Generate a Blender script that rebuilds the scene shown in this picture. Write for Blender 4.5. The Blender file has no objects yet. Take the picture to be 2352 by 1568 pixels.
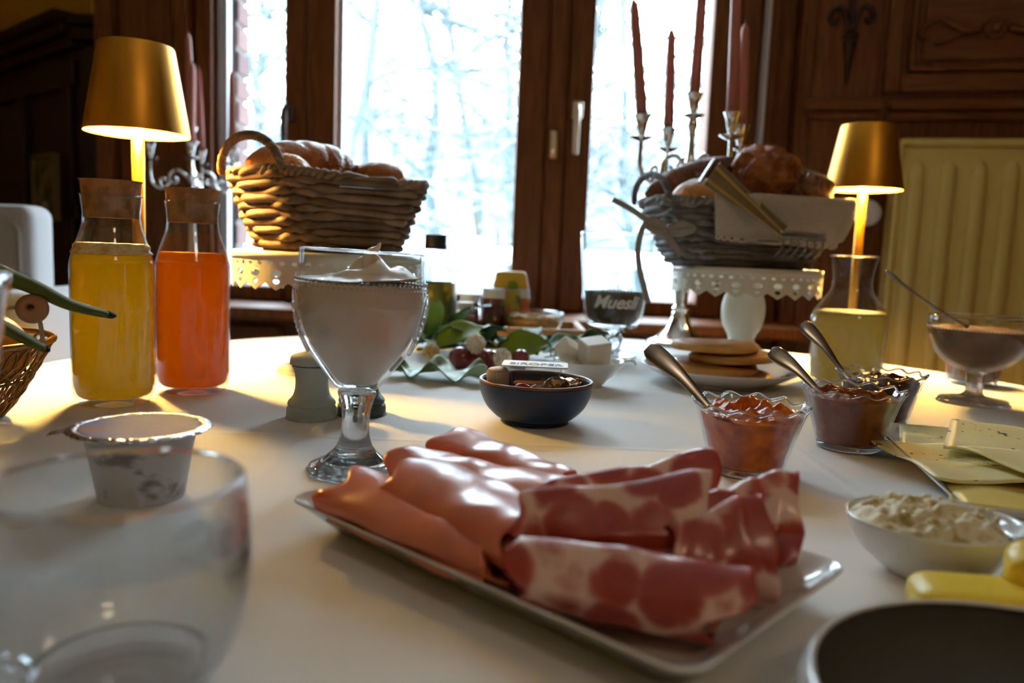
import bpy, bmesh, math, random
from mathutils import Vector, Matrix, noise as mnoise
random.seed(7)
PI = math.pi
scene = bpy.context.scene
COL = scene.collection
TZ = 0.75                                   # height of the table top

# ---------------------------------------------------------------- camera
cam_d = bpy.data.cameras.new('camera')
cam = bpy.data.objects.new('camera', cam_d); COL.objects.link(cam)
cam_d.sensor_width = 36.0
cam_d.lens = 27.55
_th, _ro = math.radians(6.466), math.radians(2.3)
_f = Vector((0, math.cos(_th), -math.sin(_th)))
_r0, _u0 = Vector((1, 0, 0)), Vector((0, math.sin(_th), math.cos(_th)))
_r = _r0*math.cos(_ro) + _u0*math.sin(_ro)
_u = -_r0*math.sin(_ro) + _u0*math.cos(_ro)
cam.matrix_world = Matrix(((_r.x, _u.x, -_f.x, 0), (_r.y, _u.y, -_f.y, 0), (_r.z, _u.z, -_f.z, 0.90), (0, 0, 0, 1)))
cam_d.clip_start = 0.02; cam_d.clip_end = 200
cam_d.dof.use_dof = True
cam_d.dof.focus_distance = 0.60
cam_d.dof.aperture_fstop = 5.6
scene.camera = cam

# ---------------------------------------------------------------- sky, exposure
world = bpy.data.worlds.new('overcast_sky'); scene.world = world
world.use_nodes = True
bg = world.node_tree.nodes['Background']
bg.inputs[0].default_value = (0.68, 0.86, 1.0, 1)
bg.inputs[1].default_value = 22.0
scene.view_settings.view_transform = 'Standard'
scene.view_settings.look = 'None'
scene.view_settings.gamma = 1
scene.view_settings.use_curve_mapping = False
scene.view_settings.exposure = 0.80
cy = scene.cycles
cy.max_bounces = 7; cy.diffuse_bounces = 5; cy.glossy_bounces = 3; cy.transmission_bounces = 6
cy.transparent_max_bounces = 18
cy.use_adaptive_sampling = True; cy.adaptive_threshold = 0.08
cy.caustics_reflective = False; cy.light_sampling_threshold = 0.05; cy.use_light_tree = False
cy.sample_clamp_indirect = 4.0
cy.blur_glossy = 0.6

def portal(name, loc, rot, sx, sy):         # sampling portal in a window opening: gives off no light of its own
    d = bpy.data.lights.new(name, 'AREA'); d.shape = 'RECTANGLE'; d.size = sx; d.size_y = sy
    d.cycles.is_portal = True
    o = bpy.data.objects.new(name, d); COL.objects.link(o); o.location = loc; o.rotation_euler = rot
portal('window_portal', (-0.09, 2.34, 1.66), (-PI/2, 0, 0), 1.5, 1.95)

# ---------------------------------------------------------------- helpers
def link(o, parent=None, loc=None, rot=None):
    COL.objects.link(o)
    if parent is not None: o.parent = parent
    if loc is not None: o.location = loc
    if rot is not None: o.rotation_euler = rot
    return o
def thing(name, label, cat, loc=(0, 0, 0), rz=0.0, group=None, rot=None):
    o = bpy.data.objects.new(name, None); o.empty_display_size = 0.02
    link(o, None, loc, rot if rot is not None else (0, 0, rz))
    o['label'] = label; o['category'] = cat
    if group: o['group'] = group
    return o
def tag(o, label, cat, group=None, kind=None):
    o['label'] = label; o['category'] = cat
    if group: o['group'] = group
    if kind: o['kind'] = kind
    return o
def struct(o, label=None, cat=None):
    o['kind'] = 'structure'
    if label: o['label'] = label
    if cat: o['category'] = cat
    return o
def obj(name, vf, m, parent=None, loc=None, rot=None, smooth=True, bevel=0, bseg=2, sub=0, solid=0, soff=0, angle=None):
    me = bpy.data.meshes.new(name)
    me.from_pydata([tuple(v) for v in vf[0]], [], vf[1]); me.update()
    bm = bmesh.new(); bm.from_mesh(me); bmesh.ops.recalc_face_normals(bm, faces=bm.faces); bm.to_mesh(me); bm.free()
    if smooth:
        me.shade_smooth()
        if angle: me.set_sharp_from_angle(angle=math.radians(angle))
    me.materials.append(m)
    o = bpy.data.objects.new(name, me); link(o, parent, loc, rot)
    if solid:
        s = o.modifiers.new('thickness', 'SOLIDIFY'); s.thickness = solid; s.offset = soff
    if bevel:
        b = o.modifiers.new('bevel', 'BEVEL'); b.width = bevel; b.segments = bseg; b.limit_method = 'ANGLE'
    if sub:
        s = o.modifiers.new('subdivision', 'SUBSURF'); s.levels = sub; s.render_levels = sub
    return o
def copy_tree(o, parent=None):
    c = o.copy(); COL.objects.link(c); c.parent = parent
    for ch in list(o.children): copy_tree(ch, c)
    return c
def join(*parts):
    V, F = [], []
    for v, f in parts:
        k = len(V); V += list(v); F += [tuple(i+k for i in q) for q in f]
    return V, F
def move(vf, off=(0, 0, 0), rot=None, sc=None):
    M = Matrix.Translation(off)
    if rot is not None: M = M @ Matrix.Rotation(rot[2], 4, 'Z') @ Matrix.Rotation(rot[1], 4, 'Y') @ Matrix.Rotation(rot[0], 4, 'X')
    if sc is not None: M = M @ Matrix.Diagonal((*sc, 1))
    return [M @ Vector(v) for v in vf[0]], vf[1]
def warp(vf, fn):
    return [fn(Vector(v)) for v in vf[0]], vf[1]
def box(x0, x1, y0, y1, z0, z1):
    V = [(x, y, z) for x in (x0, x1) for y in (y0, y1) for z in (z0, z1)]
    return V, [(0, 1, 3, 2), (4, 6, 7, 5), (0, 4, 5, 1), (2, 3, 7, 6), (0, 2, 6, 4), (1, 5, 7, 3)]
def spl(pts, n=8, closed=False):
    P = [Vector(p) for p in pts]; out = []; N = len(P)
    for i in range(N if closed else N-1):
        if closed: a, b, c, d = P[i-1], P[i], P[(i+1) % N], P[(i+2) % N]
        else: a, b, c, d = P[max(i-1, 0)], P[i], P[i+1], P[min(i+2, N-1)]
        for k in range(n):
            t = k/n
            out.append(0.5*((2*b)+(c-a)*t+(2*a-5*b+4*c-d)*t*t+(3*b-a-3*c+d)*t*t*t))
    if not closed: out.append(P[-1])
    return out
def prof(pts, n=4):                          # smooth (r, z) profile
    return [(max(p.x, 0.0), p.y) for p in spl([(r, z, 0) for r, z in pts], n)]
def lathe(pr, seg=48, fn=None):              # fn(angle, index) scales the radius
    V, F, rows = [], [], []
    for i, (r, z) in enumerate(pr):
        if r < 1e-6: rows.append([len(V)]); V.append((0, 0, z))
        else:
            rows.append(list(range(len(V), len(V)+seg)))
            for k in range(seg):
                a = 2*PI*k/seg; q = r*(fn(a, i) if fn else 1)
                V.append((q*math.cos(a), q*math.sin(a), z))
    for A, B in zip(rows, rows[1:]):
        for k in range(seg):
            k2 = (k+1) % seg
            if len(A) == 1 and len(B) == 1: continue
            if len(A) == 1: F.append((A[0], B[k], B[k2]))
            elif len(B) == 1: F.append((A[k], A[k2], B[0]))
            else: F.append((A[k], A[k2], B[k2], B[k]))
    return V, F
def tube(pts, r, seg=8, closed=False, flat=1.0, up=None):
    P = [Vector(p) for p in pts]; n = len(P)
    R = list(r) if isinstance(r, (list, tuple)) else [r]*n
    V, F = [], []
    t0 = (P[1]-P[0]).normalized()
    nrm = Vector(up) if up else (Vector((0, 0, 1)) if abs(t0.z) < .9 else Vector((1, 0, 0)))
    for i in range(n):
        t = ((P[(i+1) % n]-P[i-1]) if (closed or 0 < i < n-1) else (P[min(i+1, n-1)]-P[max(i-1, 0)])).normalized()
        if up: nrm = Vector(up)
        nrm = nrm-t*nrm.dot(t)
        nrm = nrm.normalized() if nrm.length > 1e-6 else t.orthogonal().normalized()
        b = t.cross(nrm)
        for k in range(seg):
            a = 2*PI*k/seg
            V.append(P[i]+(nrm*math.cos(a)*flat+b*math.sin(a))*R[i])
    for i in range(n if closed else n-1):
        j = (i+1) % n
        for k in range(seg):
            k2 = (k+1) % seg
            F.append((i*seg+k, i*seg+k2, j*seg+k2, j*seg+k))
    if not closed:
        F.append(tuple(range(seg))[::-1]); F.append(tuple((n-1)*seg+k for k in range(seg)))
    return V, F
def grid(fn, nu, nv, cu=False):
    V = [fn(i/(nu if cu else nu-1), j/(nv-1)) for i in range(nu) for j in range(nv)]
    F = []
    for i in range(nu if cu else nu-1):
        for j in range(nv-1):
            a, b = i*nv, ((i+1) % nu)*nv
            F.append((a+j, b+j, b+j+1, a+j+1))
    return V, F
def ball(r=1, seg=16, rings=10, sc=(1, 1, 1)):
    pr = [(r*math.sin(PI*i/rings) if 0 < i < rings else 0, -r*math.cos(PI*i/rings)) for i in range(rings+1)]
    return move(lathe(pr, seg), sc=sc)
def nz(p, s=1.0, seed=0):
    return mnoise.noise(Vector((p[0]*s+seed*7.31, p[1]*s+seed*3.17, p[2]*s-seed*5.7)))
def lumpy(vf, amp, s, seed=0):
    V = [Vector(v) for v in vf[0]]
    c = sum(V, Vector())/len(V)
    return [v+(v-c).normalized()*amp*nz(v, s, seed) for v in V], vf[1]
def prism(outline, z0, z1):                 # outline: xy points
    n = len(outline)
    V = [(p[0], p[1], z0) for p in outline]+[(p[0], p[1], z1) for p in outline]
    return V, [tuple(range(n))[::-1], tuple(range(n, 2*n))]+[(i, (i+1) % n, n+(i+1) % n, n+i) for i in range(n)]

# ---------------------------------------------------------------- materials
MATS = {}
def mat(name, col, rough=.5, metal=0., spec=.5, coat=0., sss=0., sssr=(1, .6, .4), sscale=.01, c2=None, nscale=20, stretch=(1, 1, 1), ramp=(.35, .65), detail=4,
        bump=0., bscale=80, bdist=.002, trans=0., ior=1.45, emit=None, estr=0., sheen=0., alpha=1., tex='noise', anis=0.):
    m = bpy.data.materials.new(name); m.use_nodes = True; MATS[name] = m
    nt = m.node_tree; N = nt.nodes; b = N['Principled BSDF']; L = nt.links.new
    b.inputs['Base Color'].default_value = (*col, 1)
    b.inputs['Roughness'].default_value = rough; b.inputs['Metallic'].default_value = metal
    b.inputs['Specular IOR Level'].default_value = spec; b.inputs['Coat Weight'].default_value = coat; b.inputs['Coat Roughness'].default_value = .08
    b.inputs['IOR'].default_value = ior
    b.inputs['Transmission Weight'].default_value = trans
    b.inputs['Anisotropic'].default_value = anis
    if sss:
        b.inputs['Subsurface Weight'].default_value = sss; b.inputs['Subsurface Radius'].default_value = sssr; b.inputs['Subsurface Scale'].default_value = sscale
    if sheen: b.inputs['Sheen Weight'].default_value = sheen
    if emit: b.inputs['Emission Color'].default_value = (*emit, 1); b.inputs['Emission Strength'].default_value = estr
    co = None
    if c2 or bump:
        tc = N.new('ShaderNodeTexCoord'); mp = N.new('ShaderNodeMapping'); mp.inputs['Scale'].default_value = stretch
        L(tc.outputs['Object'], mp.inputs['Vector']); co = mp.outputs['Vector']
    if c2:
        n = N.new('ShaderNodeTexNoise'); n.inputs['Scale'].default_value = nscale; n.inputs['Detail'].default_value = detail
        L(co, n.inputs['Vector'])
        r = N.new('ShaderNodeValToRGB'); r.color_ramp.elements[0].position = ramp[0]; r.color_ramp.elements[1].position = ramp[1]
        r.color_ramp.elements[0].color = (*col, 1); r.color_ramp.elements[1].color = (*c2, 1)
        L(n.outputs[0], r.inputs[0]); L(r.outputs[0], b.inputs['Base Color'])
    if bump:
        n2 = N.new('ShaderNodeTexNoise'); n2.inputs['Scale'].default_value = bscale; n2.inputs['Detail'].default_value = 3
        L(co, n2.inputs['Vector'])
        bp = N.new('ShaderNodeBump'); bp.inputs['Strength'].default_value = bump; bp.inputs['Distance'].default_value = bdist
        L(n2.outputs[0], bp.inputs['Height']); L(bp.outputs[0], b.inputs['Normal'])
    return m
def thin_glass(name, tint=(.97, .985, .985), pw=3.8, base=.035, top=.85, rough=.01):
    m = bpy.data.materials.new(name); m.use_nodes = True; nt = m.node_tree; N = nt.nodes; L = nt.links.new
    for n in list(N): N.remove(n)
    out = N.new('ShaderNodeOutputMaterial'); mix = N.new('ShaderNodeMixShader'); tr = N.new('ShaderNodeBsdfTransparent'); gl = N.new('ShaderNodeBsdfGlossy')
    tr.inputs[0].default_value = (*tint, 1); gl.inputs['Roughness'].default_value = rough; gl.inputs[0].default_value = (.95, .97, 1, 1)
    lw = N.new('ShaderNodeLayerWeight'); lw.inputs[0].default_value = .5
    p = N.new('ShaderNodeMath'); p.operation = 'POWER'; p.inputs[1].default_value = pw
    ma = N.new('ShaderNodeMath'); ma.operation = 'MULTIPLY_ADD'; ma.inputs[1].default_value = top; ma.inputs[2].default_value = base
    L(lw.outputs['Facing'], p.inputs[0]); L(p.outputs[0], ma.inputs[0]); L(ma.outputs[0], mix.inputs[0])
    L(tr.outputs[0], mix.inputs[1]); L(gl.outputs[0], mix.inputs[2]); L(mix.outputs[0], out.inputs[0])
    return m
GLASS = thin_glass('thin_clear_glass')
TUMB = thin_glass('thick_tumbler_glass', (.95, .965, .97), 2.2, .07, .9)
PANE = thin_glass('window_glass', (.985, .99, .99), 5.0, .03, .6)
SOLID = mat('solid_clear_glass', (1, 1, 1), 0.0, trans=1.0, ior=1.48)
_n = SOLID.node_tree.nodes; _t = _n.new('ShaderNodeBsdfTransparent'); _x = _n.new('ShaderNodeMixShader'); _x.inputs[0].default_value = .18
SOLID.node_tree.links.new(_n['Principled BSDF'].outputs[0], _x.inputs[1]); SOLID.node_tree.links.new(_t.outputs[0], _x.inputs[2])
SOLID.node_tree.links.new(_x.outputs[0], [q for q in _n if q.type == 'OUTPUT_MATERIAL'][0].inputs[0])
WOOD = mat('dark_oak', (.108, .033, .007), .5, spec=.22, c2=(.175, .054, .012), nscale=9, stretch=(14, 14, 1.2), bump=.12, bscale=30)
WOODH = mat('dark_oak_across', (.115, .035, .007), .5, spec=.25, c2=(.18, .056, .012), nscale=9, stretch=(1.2, 14, 14), bump=.12, bscale=30)
WOODD = mat('dark_walnut', (.020, .008, .005), .5, c2=(.035, .013, .007), nscale=8, stretch=(10, 10, 1.2))  # very dark brown wood with stretched grain
WHITE = mat('white_porcelain', (.80, .79, .76), .12, coat=.6)
SILVER = mat('polished_silver', (.86, .85, .83), .14, 1.0, c2=(.72, .71, .70), nscale=40)
STEEL = mat('brushed_steel', (.36, .35, .34), .24, 1.0, c2=(.30, .29, .29), nscale=60)
# ================================================================= the room
SNOWY = mat('fresh_snow', (.88, .91, .94), .8, c2=(.80, .86, .92), nscale=1.5)
YEL = mat('ochre_plaster', (.74, .44, .06), .85, c2=(.68, .38, .05), nscale=3)
CEIL = mat('ceiling_plaster', (.70, .62, .50), .9)
FLOORM = mat('oak_floor', (.12, .06, .03), .4, c2=(.18, .09, .045), nscale=6, stretch=(1, 10, 1))
RIM = 'structure'
struct(obj('floor', box(-3.2, 2.9, -3.2, 3.4, -.06, 0), FLOORM, smooth=False), 'dark oak floor under the table', 'floor')
struct(obj('ceiling', box(-3.2, 2.9, -3.2, 3.4, 2.8, 2.86), CEIL, smooth=False), 'pale plaster ceiling', 'ceiling')
# window wall: pieces around the opening x -0.80..0.62, z 0.70..2.45
wall = struct(obj('wall_back', join(box(-1.12, -.80, 2.12, 2.18, 0, 2.8), box(-1.12, -.95, 2.18, 2.40, 0, 2.8), box(-1.12, -1.08, 2.40, 2.62, 0, 2.8), box(.62, .80, 2.12, 2.40, 0, 2.8), box(-.80, .62, 2.12, 2.40, 0, .72), box(-.80, .62, 2.12, 2.40, 2.65, 2.8)),
                  WOOD, smooth=False), 'dark oak panelled wall around the window', 'wall')
# vertical boards and mouldings left of the window
for x0, x1, d in ((-1.10, -1.055, .05), (-1.05, -.90, .022), (-.895, -.855, .06), (-.85, -.805, .03)):
    obj('moulding', box(x0, x1, 2.12-d, 2.12, .02, 2.78), WOOD, wall, smooth=False, bevel=.006)
obj('moulding', box(-1.10, -.62, 2.07, 2.115, 0, .68), WOOD, wall, smooth=False, bevel=.006)
for k in range(4):
    obj('panel', box(-.79+k*.36, -.47+k*.36, 2.095, 2.12, .10, .64), WOOD, wall, smooth=False, bevel=.008)
for x0, x1, d in ((.622, .650, .05), (.655, .70, .02), (.705, .735, .055), (.737, .775, .03)):
    obj('moulding', box(x0, x1, 2.12-d, 2.12, .02, 2.78), WOOD, wall, smooth=False, bevel=.006)
struct(obj('wall_left', box(-3.2, -3.1, -3.2, 3.4, 0, 2.8), YEL, smooth=False), 'ochre plaster wall on the left', 'wall')
struct(obj('wall_right', box(2.8, 2.9, -3.2, 3.4, 0, 2.8), WOOD, smooth=False), 'dark oak wall far right', 'wall')
rear = struct(obj('wall_rear', box(-3.2, 2.9, -3.2, -3.1, 0, 2.8), YEL, smooth=False), 'ochre plaster wall behind the camera', 'wall')
struct(obj('wall_far', join(box(-3.2, -1.9, 3.3, 3.4, 0, 2.8), box(-1.372, -1.08, 2.56, 2.62, 1.45, 2.8)), YEL, smooth=False), 'ochre plaster wall above the panelling', 'wall')
# ---- the window in view: frame, two casements and a side light
PALE = mat('pale_trim_highlight', (.62, .66, .72), .35)  # pale trim colour, also used to paint bright window edges
BRASS = mat('aged_brass', (.75, .60, .36), .35, .9)
win = struct(obj('window_1', join(box(-.80, .62, 2.13, 2.24, .70, .745), box(-.80, .62, 2.13, 2.24, 2.58, 2.65)), WOOD, smooth=False, bevel=.004), 'dark oak window with a double casement, snow outside', 'window')
def stile(x0, x1, d=.0):
    obj('stile', box(x0, x1, 2.10-d, 2.20, .745, 2.58), WOOD, win, smooth=False, bevel=.008)
for a in ((-.625, -.565, -.015), (-.562, -.485, 0), (-.012, .068, 0), (.068, .116, .022), (.116, .186, 0), (.486, .555, 0), (.558, .62, -.015)): stile(*a)
for x0, x1 in ((-.79, -.625), (-.485, -.012), (.186, .486)):
    obj('rail', box(x0, x1, 2.10, 2.20, .745, .785), WOOD, win, smooth=False, bevel=.006)
    obj('rail', box(x0, x1, 2.10, 2.20, 2.51, 2.58), WOOD, win, smooth=False, bevel=.006)
    obj('pane', box(x0+.001, x1-.001, 2.150, 2.155, .785, 2.51), PANE, win, smooth=False)
obj('bright_edge_strip', box(-.796, -.774, 2.118, 2.15, .745, 2.58), PALE, win, smooth=False, bevel=.003)
obj('glazing_bead', box(-.485, -.472, 2.125, 2.148, .785, 2.51), PALE, win, smooth=False, bevel=.002)  # snow light on the glass edge, put into the pale colour
obj('bright_edge_strip', box(.6145, .6215, 2.055, 2.10, .745, 2.58), PALE, win, smooth=False, bevel=.002)  # highlight on the wood moulding edge, painted as a pale strip
def handle(x, z, m, s=1):
    h = obj('handle', join(box(x-.014*s, x+.014*s, 2.072, 2.0995, z+.02, z+.062)), m, win, smooth=False, bevel=.003)
    obj('lever', move(tube([(0, 0, .045), (0, -.02, .045), (0, -.026, .03), (0, -.026, -.075)], [.009, .009, .0095, .008], 10), (x-.003, 2.075, z)), m, h)
HAND = mat('cream_handle', (.78, .66, .48), .3, .35)
handle(.145, 1.232, HAND)
handle(-.602, 1.195, mat('dark_bronze_handle', (.10, .08, .07), .35, .6))
obj('hinge', move(lathe(prof([(0, 0), (.009, .001), (.009, .07), (0, .072)], 1), 12), (.087, 2.068, 1.145)), BRASS, win)
sill = struct(obj('trim_1', box(-.92, .74, 1.87, 2.128, .715, .745), WOOD, smooth=False, bevel=.008), 'dark oak window sill board', 'window sill')

# ---- panelled wall to the right of the window, turned 14 degrees towards the table
PA = math.radians(-14)
pan = struct(obj('wall_panelling', box(.10, 2.4, 0, .06, 0, 2.8), WOOD, None, (.62, 2.08, 0), (0, 0, PA), smooth=False), 'carved dark oak panelling right of the window', 'wall')
def pb(name, s0, s1, z0, z1, d, bev=.005, m=None, parent=pan):
    return obj(name, box(s0, s1, -d, .001, z0, z1), m or WOOD, parent, smooth=False, bevel=bev)
pb('pilaster', .118, .268, .0, 2.7, .022)
pb('pilaster_ledge', .105, .285, 1.283, 1.312, .040, .008)
pb('pilaster_ledge', .112, .277, 1.262, 1.281, .031, .004)
pb('rail', .30, 2.3, 1.285, 1.310, .030, .008, WOODH)
pb('rail', .30, 2.3, 1.262, 1.283, .018, .005, WOODH)
pb('stile', .283, .320, 1.33, 2.7, .015)
pb('rail', .323, 2.3, 1.33, 1.375, .015, .005, WOODH)
pb('panel_frame', .335, .350, 1.378, 1.80, .020, .005)
pb('panel_frame', .335, 1.1, 1.378, 1.392, .020, .005, WOODH)
pb('panel', .365, 1.08, 1.405, 1.76, .006, .004, WOODH)
# carved pendant on the pilaster: drop, cup and scrolls
cv = obj('carving', move(lathe(prof([(0, 0), (.005, .03), (.011, .075), (.017, .10), (.011, .108), (.019, .116), (.019, .122), (.010, .128), (.006, .15), (.008, .24), (.004, .30)], 4), 14), (.195, -.026, 1.345)), WOODD, pan)
for s in (-1, 1):
    pts = [(.195+s*.004, -.026, 1.465), (.195+s*.012, -.030, 1.505), (.195+s*.026, -.032, 1.53), (.195+s*.045, -.030, 1.522), (.195+s*.050, -.028, 1.503), (.195+s*.038, -.028, 1.494), (.195+s*.032, -.028, 1.505)]
    obj('scroll', tube(spl(pts, 6), [.0055]*(6*6+1), 8), WOODD, cv)
    pts = [(.195+s*.006, -.026, 1.56), (.195+s*.03, -.030, 1.575), (.195+s*.05, -.03, 1.60), (.195+s*.035, -.028, 1.63)]
    obj('scroll', tube(spl(pts, 6), .006, 8), WOODD, cv)
# carved frieze in the panel: rosette and leaf scrolls
fr = obj('carving', move(lathe(prof([(.001, 0), (.022, .0), (.026, .006), (.020, .010), (.014, .009), (.012, .016), (0, .018)], 3), 20), (.52, -.006, 1.478), (PI/2, 0, 0)), WOODH, pan)
for s in (-1, 1):
    pts = [(.52+s*.03, -.012, 1.478), (.52+s*.06, -.014, 1.47), (.52+s*.09, -.014, 1.485), (.52+s*.12, -.013, 1.50), (.52+s*.15, -.012, 1.488), (.52+s*.16, -.011, 1.465), (.52+s*.14, -.011, 1.458)]
    obj('scroll', tube(spl(pts, 5), [.010-.0002*i for i in range(31)], 8), WOODH, fr)
    pts = [(.52+s*.07, -.012, 1.475), (.52+s*.10, -.013, 1.452), (.52+s*.13, -.012, 1.448)]
    obj('scroll', tube(spl(pts, 5), .007, 8), WOODH, fr)

# ---- radiator below the frieze
RAD = mat('cream_radiator_enamel', (.74, .57, .17), .45, coat=.15)
rad = thing('radiator', 'cream ribbed panel radiator on the oak wall at the right', 'radiator', (.62+.097*math.sin(PA), 2.08-.097*math.cos(PA), .16), PA)
# local x runs along the wall, y = 0 the front face
obj('panel', box(.315, 1.25, 0, .02, 0, 1.03), RAD, rad, smooth=False, bevel=.006)
obj('top_grille', box(.315, 1.25, -.012, .075, 1.028, 1.046), RAD, rad, smooth=False, bevel=.006)
obj('side_panel', box(.312, .325, -.012, .075, 0, 1.04), RAD, rad, smooth=False, bevel=.004)
def rib():
    def fn(u, v):
        a = PI*u; x = -.0165*math.cos(a); d = math.sin(a)**.6*.014
        z = .03+v*.965
        e = min(1, (1-v)*50, v*50); e = math.sqrt(max(0, 1-(1-e)**2))
        return (x*(.35+.65*e), -.0005-d*e, z)
    return grid(fn, 11, 60)
ribm = obj('rib', rib(), RAD, rad, (.3585, 0, 0))
for k in range(1, 13):
    c = ribm.copy(); COL.objects.link(c); c.location.x = .3585+k*.0665
knob = thing('thermostat_knob', 'round white thermostat knob beside the cream radiator', 'knob', (.62+.255*math.cos(PA)+.1*math.sin(PA), 2.08+.255*math.sin(PA)-.1*math.cos(PA), 1.028), rot=(PI/2, 0, PA))
obj('cap', lathe(prof([(0, .03), (.022, .029), (.030, .022), (.031, 0), (.026, -.02), (.0, -.022)], 3), 28), mat('white_plastic', (.75, .74, .72), .35), knob)
obj('valve_stem', move(lathe([(0, 0), (.010, 0), (.010, .075), (0, .075)], 12), (0, 0, -.09)), BRASS, knob)

# ---- low panelling with cornice at the far left, turned 40 degrees, and the corner
LA = math.radians(-40)
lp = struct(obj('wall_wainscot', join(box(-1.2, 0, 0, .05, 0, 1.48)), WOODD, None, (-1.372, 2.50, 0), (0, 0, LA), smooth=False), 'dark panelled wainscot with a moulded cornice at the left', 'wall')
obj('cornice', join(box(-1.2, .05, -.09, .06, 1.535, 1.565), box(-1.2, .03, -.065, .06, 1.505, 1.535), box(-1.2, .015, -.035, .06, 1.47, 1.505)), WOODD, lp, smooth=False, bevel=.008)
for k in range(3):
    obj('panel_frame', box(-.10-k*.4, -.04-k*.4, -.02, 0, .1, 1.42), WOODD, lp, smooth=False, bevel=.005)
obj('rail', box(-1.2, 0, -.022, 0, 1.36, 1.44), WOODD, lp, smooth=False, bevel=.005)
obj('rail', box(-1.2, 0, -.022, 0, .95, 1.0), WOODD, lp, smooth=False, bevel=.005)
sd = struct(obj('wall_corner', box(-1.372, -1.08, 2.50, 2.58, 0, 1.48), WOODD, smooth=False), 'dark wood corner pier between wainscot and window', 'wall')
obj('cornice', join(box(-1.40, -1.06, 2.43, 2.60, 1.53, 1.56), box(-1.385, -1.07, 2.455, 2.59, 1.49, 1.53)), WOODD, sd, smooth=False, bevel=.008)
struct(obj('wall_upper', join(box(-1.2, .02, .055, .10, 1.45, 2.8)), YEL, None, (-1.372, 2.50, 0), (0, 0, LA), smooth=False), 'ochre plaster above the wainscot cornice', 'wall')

# ================================================================= outside
struct(obj('snow_ground', box(-30, 30, 2.5, 60, -.62, -.50), SNOWY, smooth=False), 'snow covered garden outside the window', 'ground')
struct(obj('terrace', box(-6, 6, 2.42, 7.6, -.5, .02), SNOWY, smooth=False), 'snowy terrace outside the window', 'terrace')
hill = struct(obj('snow_hill', grid(lambda u, v: (-30+60*u, 16+22*v, -.6+7.5*v**1.1+.8*nz((u*14, v*6, 0))), 50, 20), mat('snowy_thicket', (.085, .098, .102), .9, c2=(.036, .044, .047), nscale=2.2, stretch=(1, 1, .5), ramp=(.42, .62), detail=8)), 'snowy wooded slope behind the garden', 'hill')
# brick pier seen through the narrow side light
BR = [mat('red_brick_%d' % i, c, .85, c2=tuple(x*.7 for x in c), nscale=25, bump=.4, bscale=60) for i, c in enumerate([(.085, .030, .024), (.065, .022, .019), (.105, .042, .034)])]
MORT = mat('snowy_mortar', (.075, .062, .056), .9)
pier = struct(obj('brick_pier', box(-1.05, -.860, 2.425, 2.50, 0, 2.8), MORT, smooth=False), 'red brick pier outside the left pane', 'pier')
bb = obj('brick', box(-.105, .105, -.05, .05, -.03, .03), BR[0], pier, smooth=False, bevel=.004); meshes = []
bb.location = (-.961, 2.470, .04)
for k in range(1, 37):
    c = bb.copy(); COL.objects.link(c)
    if k % 3: c.data = bb.data if k < 3 else meshes[k % 3-1]
    if k in (1, 2):
        c.data = bb.data.copy(); c.data.materials[0] = BR[k]; meshes.append(c.data)
    c.location = (-.961+(.003 if k % 2 else 0), 2.475+.002*(k % 3), .04+k*.0735)
# railing with snow
RAILM = mat('weathered_rail', (.42, .45, .47), .8)
rl = thing('terrace_railing', 'snow covered terrace railing seen through the window', 'railing', (0, 7.2, 0))
for z in (.42, .80):
    obj('rail', box(-6, 6, -.03, .03, z, z+.06), RAILM, rl, smooth=False)
obj('snow_cap', move(tube([(x*.25-6, .0, .885+.012*nz((x, 0, 0), .9)) for x in range(49)], [.055+.012*nz((x, 3, 0), .7) for x in range(49)], 10), (0, 0, 0)), SNOWY, rl)
for k in range(62):
    x = -6+k*.195
    obj('baluster', box(x-.014, x+.014, -.014, .014, .0, .80), RAILM, rl, smooth=False) if k == 0 else None
base_bal = [c for c in rl.children if c.name.startswith('baluster')][0]
for k in range(1, 62):
    c = base_bal.copy(); COL.objects.link(c); c.location.x = k*.195
# covered garden chair on the terrace
GC = mat('grey_cover_cloth', (.17, .20, .25), .8)
gch = thing('garden_chair', 'grey covered garden chair on the snowy terrace', 'chair', (-.27, 5.6, .02), .35)
obj('backrest', move(box(-.22, .22, -.03, .03, .4, .99), (0, .2, 0), (-.12, 0, 0)), GC, gch, smooth=False, bevel=.02)
obj('seat', box(-.23, .23, -.25, .22, .40, .47), GC, gch, smooth=False, bevel=.02)
for sx in (-.2, .2):
    for sy in (-.22, .18): obj('leg', box(sx-.02, sx+.02, sy-.02, sy+.02, 0, .41), GC, gch, smooth=False)
    obj('armrest', box(sx-.03, sx+.03, -.24, .2, .62, .66), GC, gch, smooth=False, bevel=.01)
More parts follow.
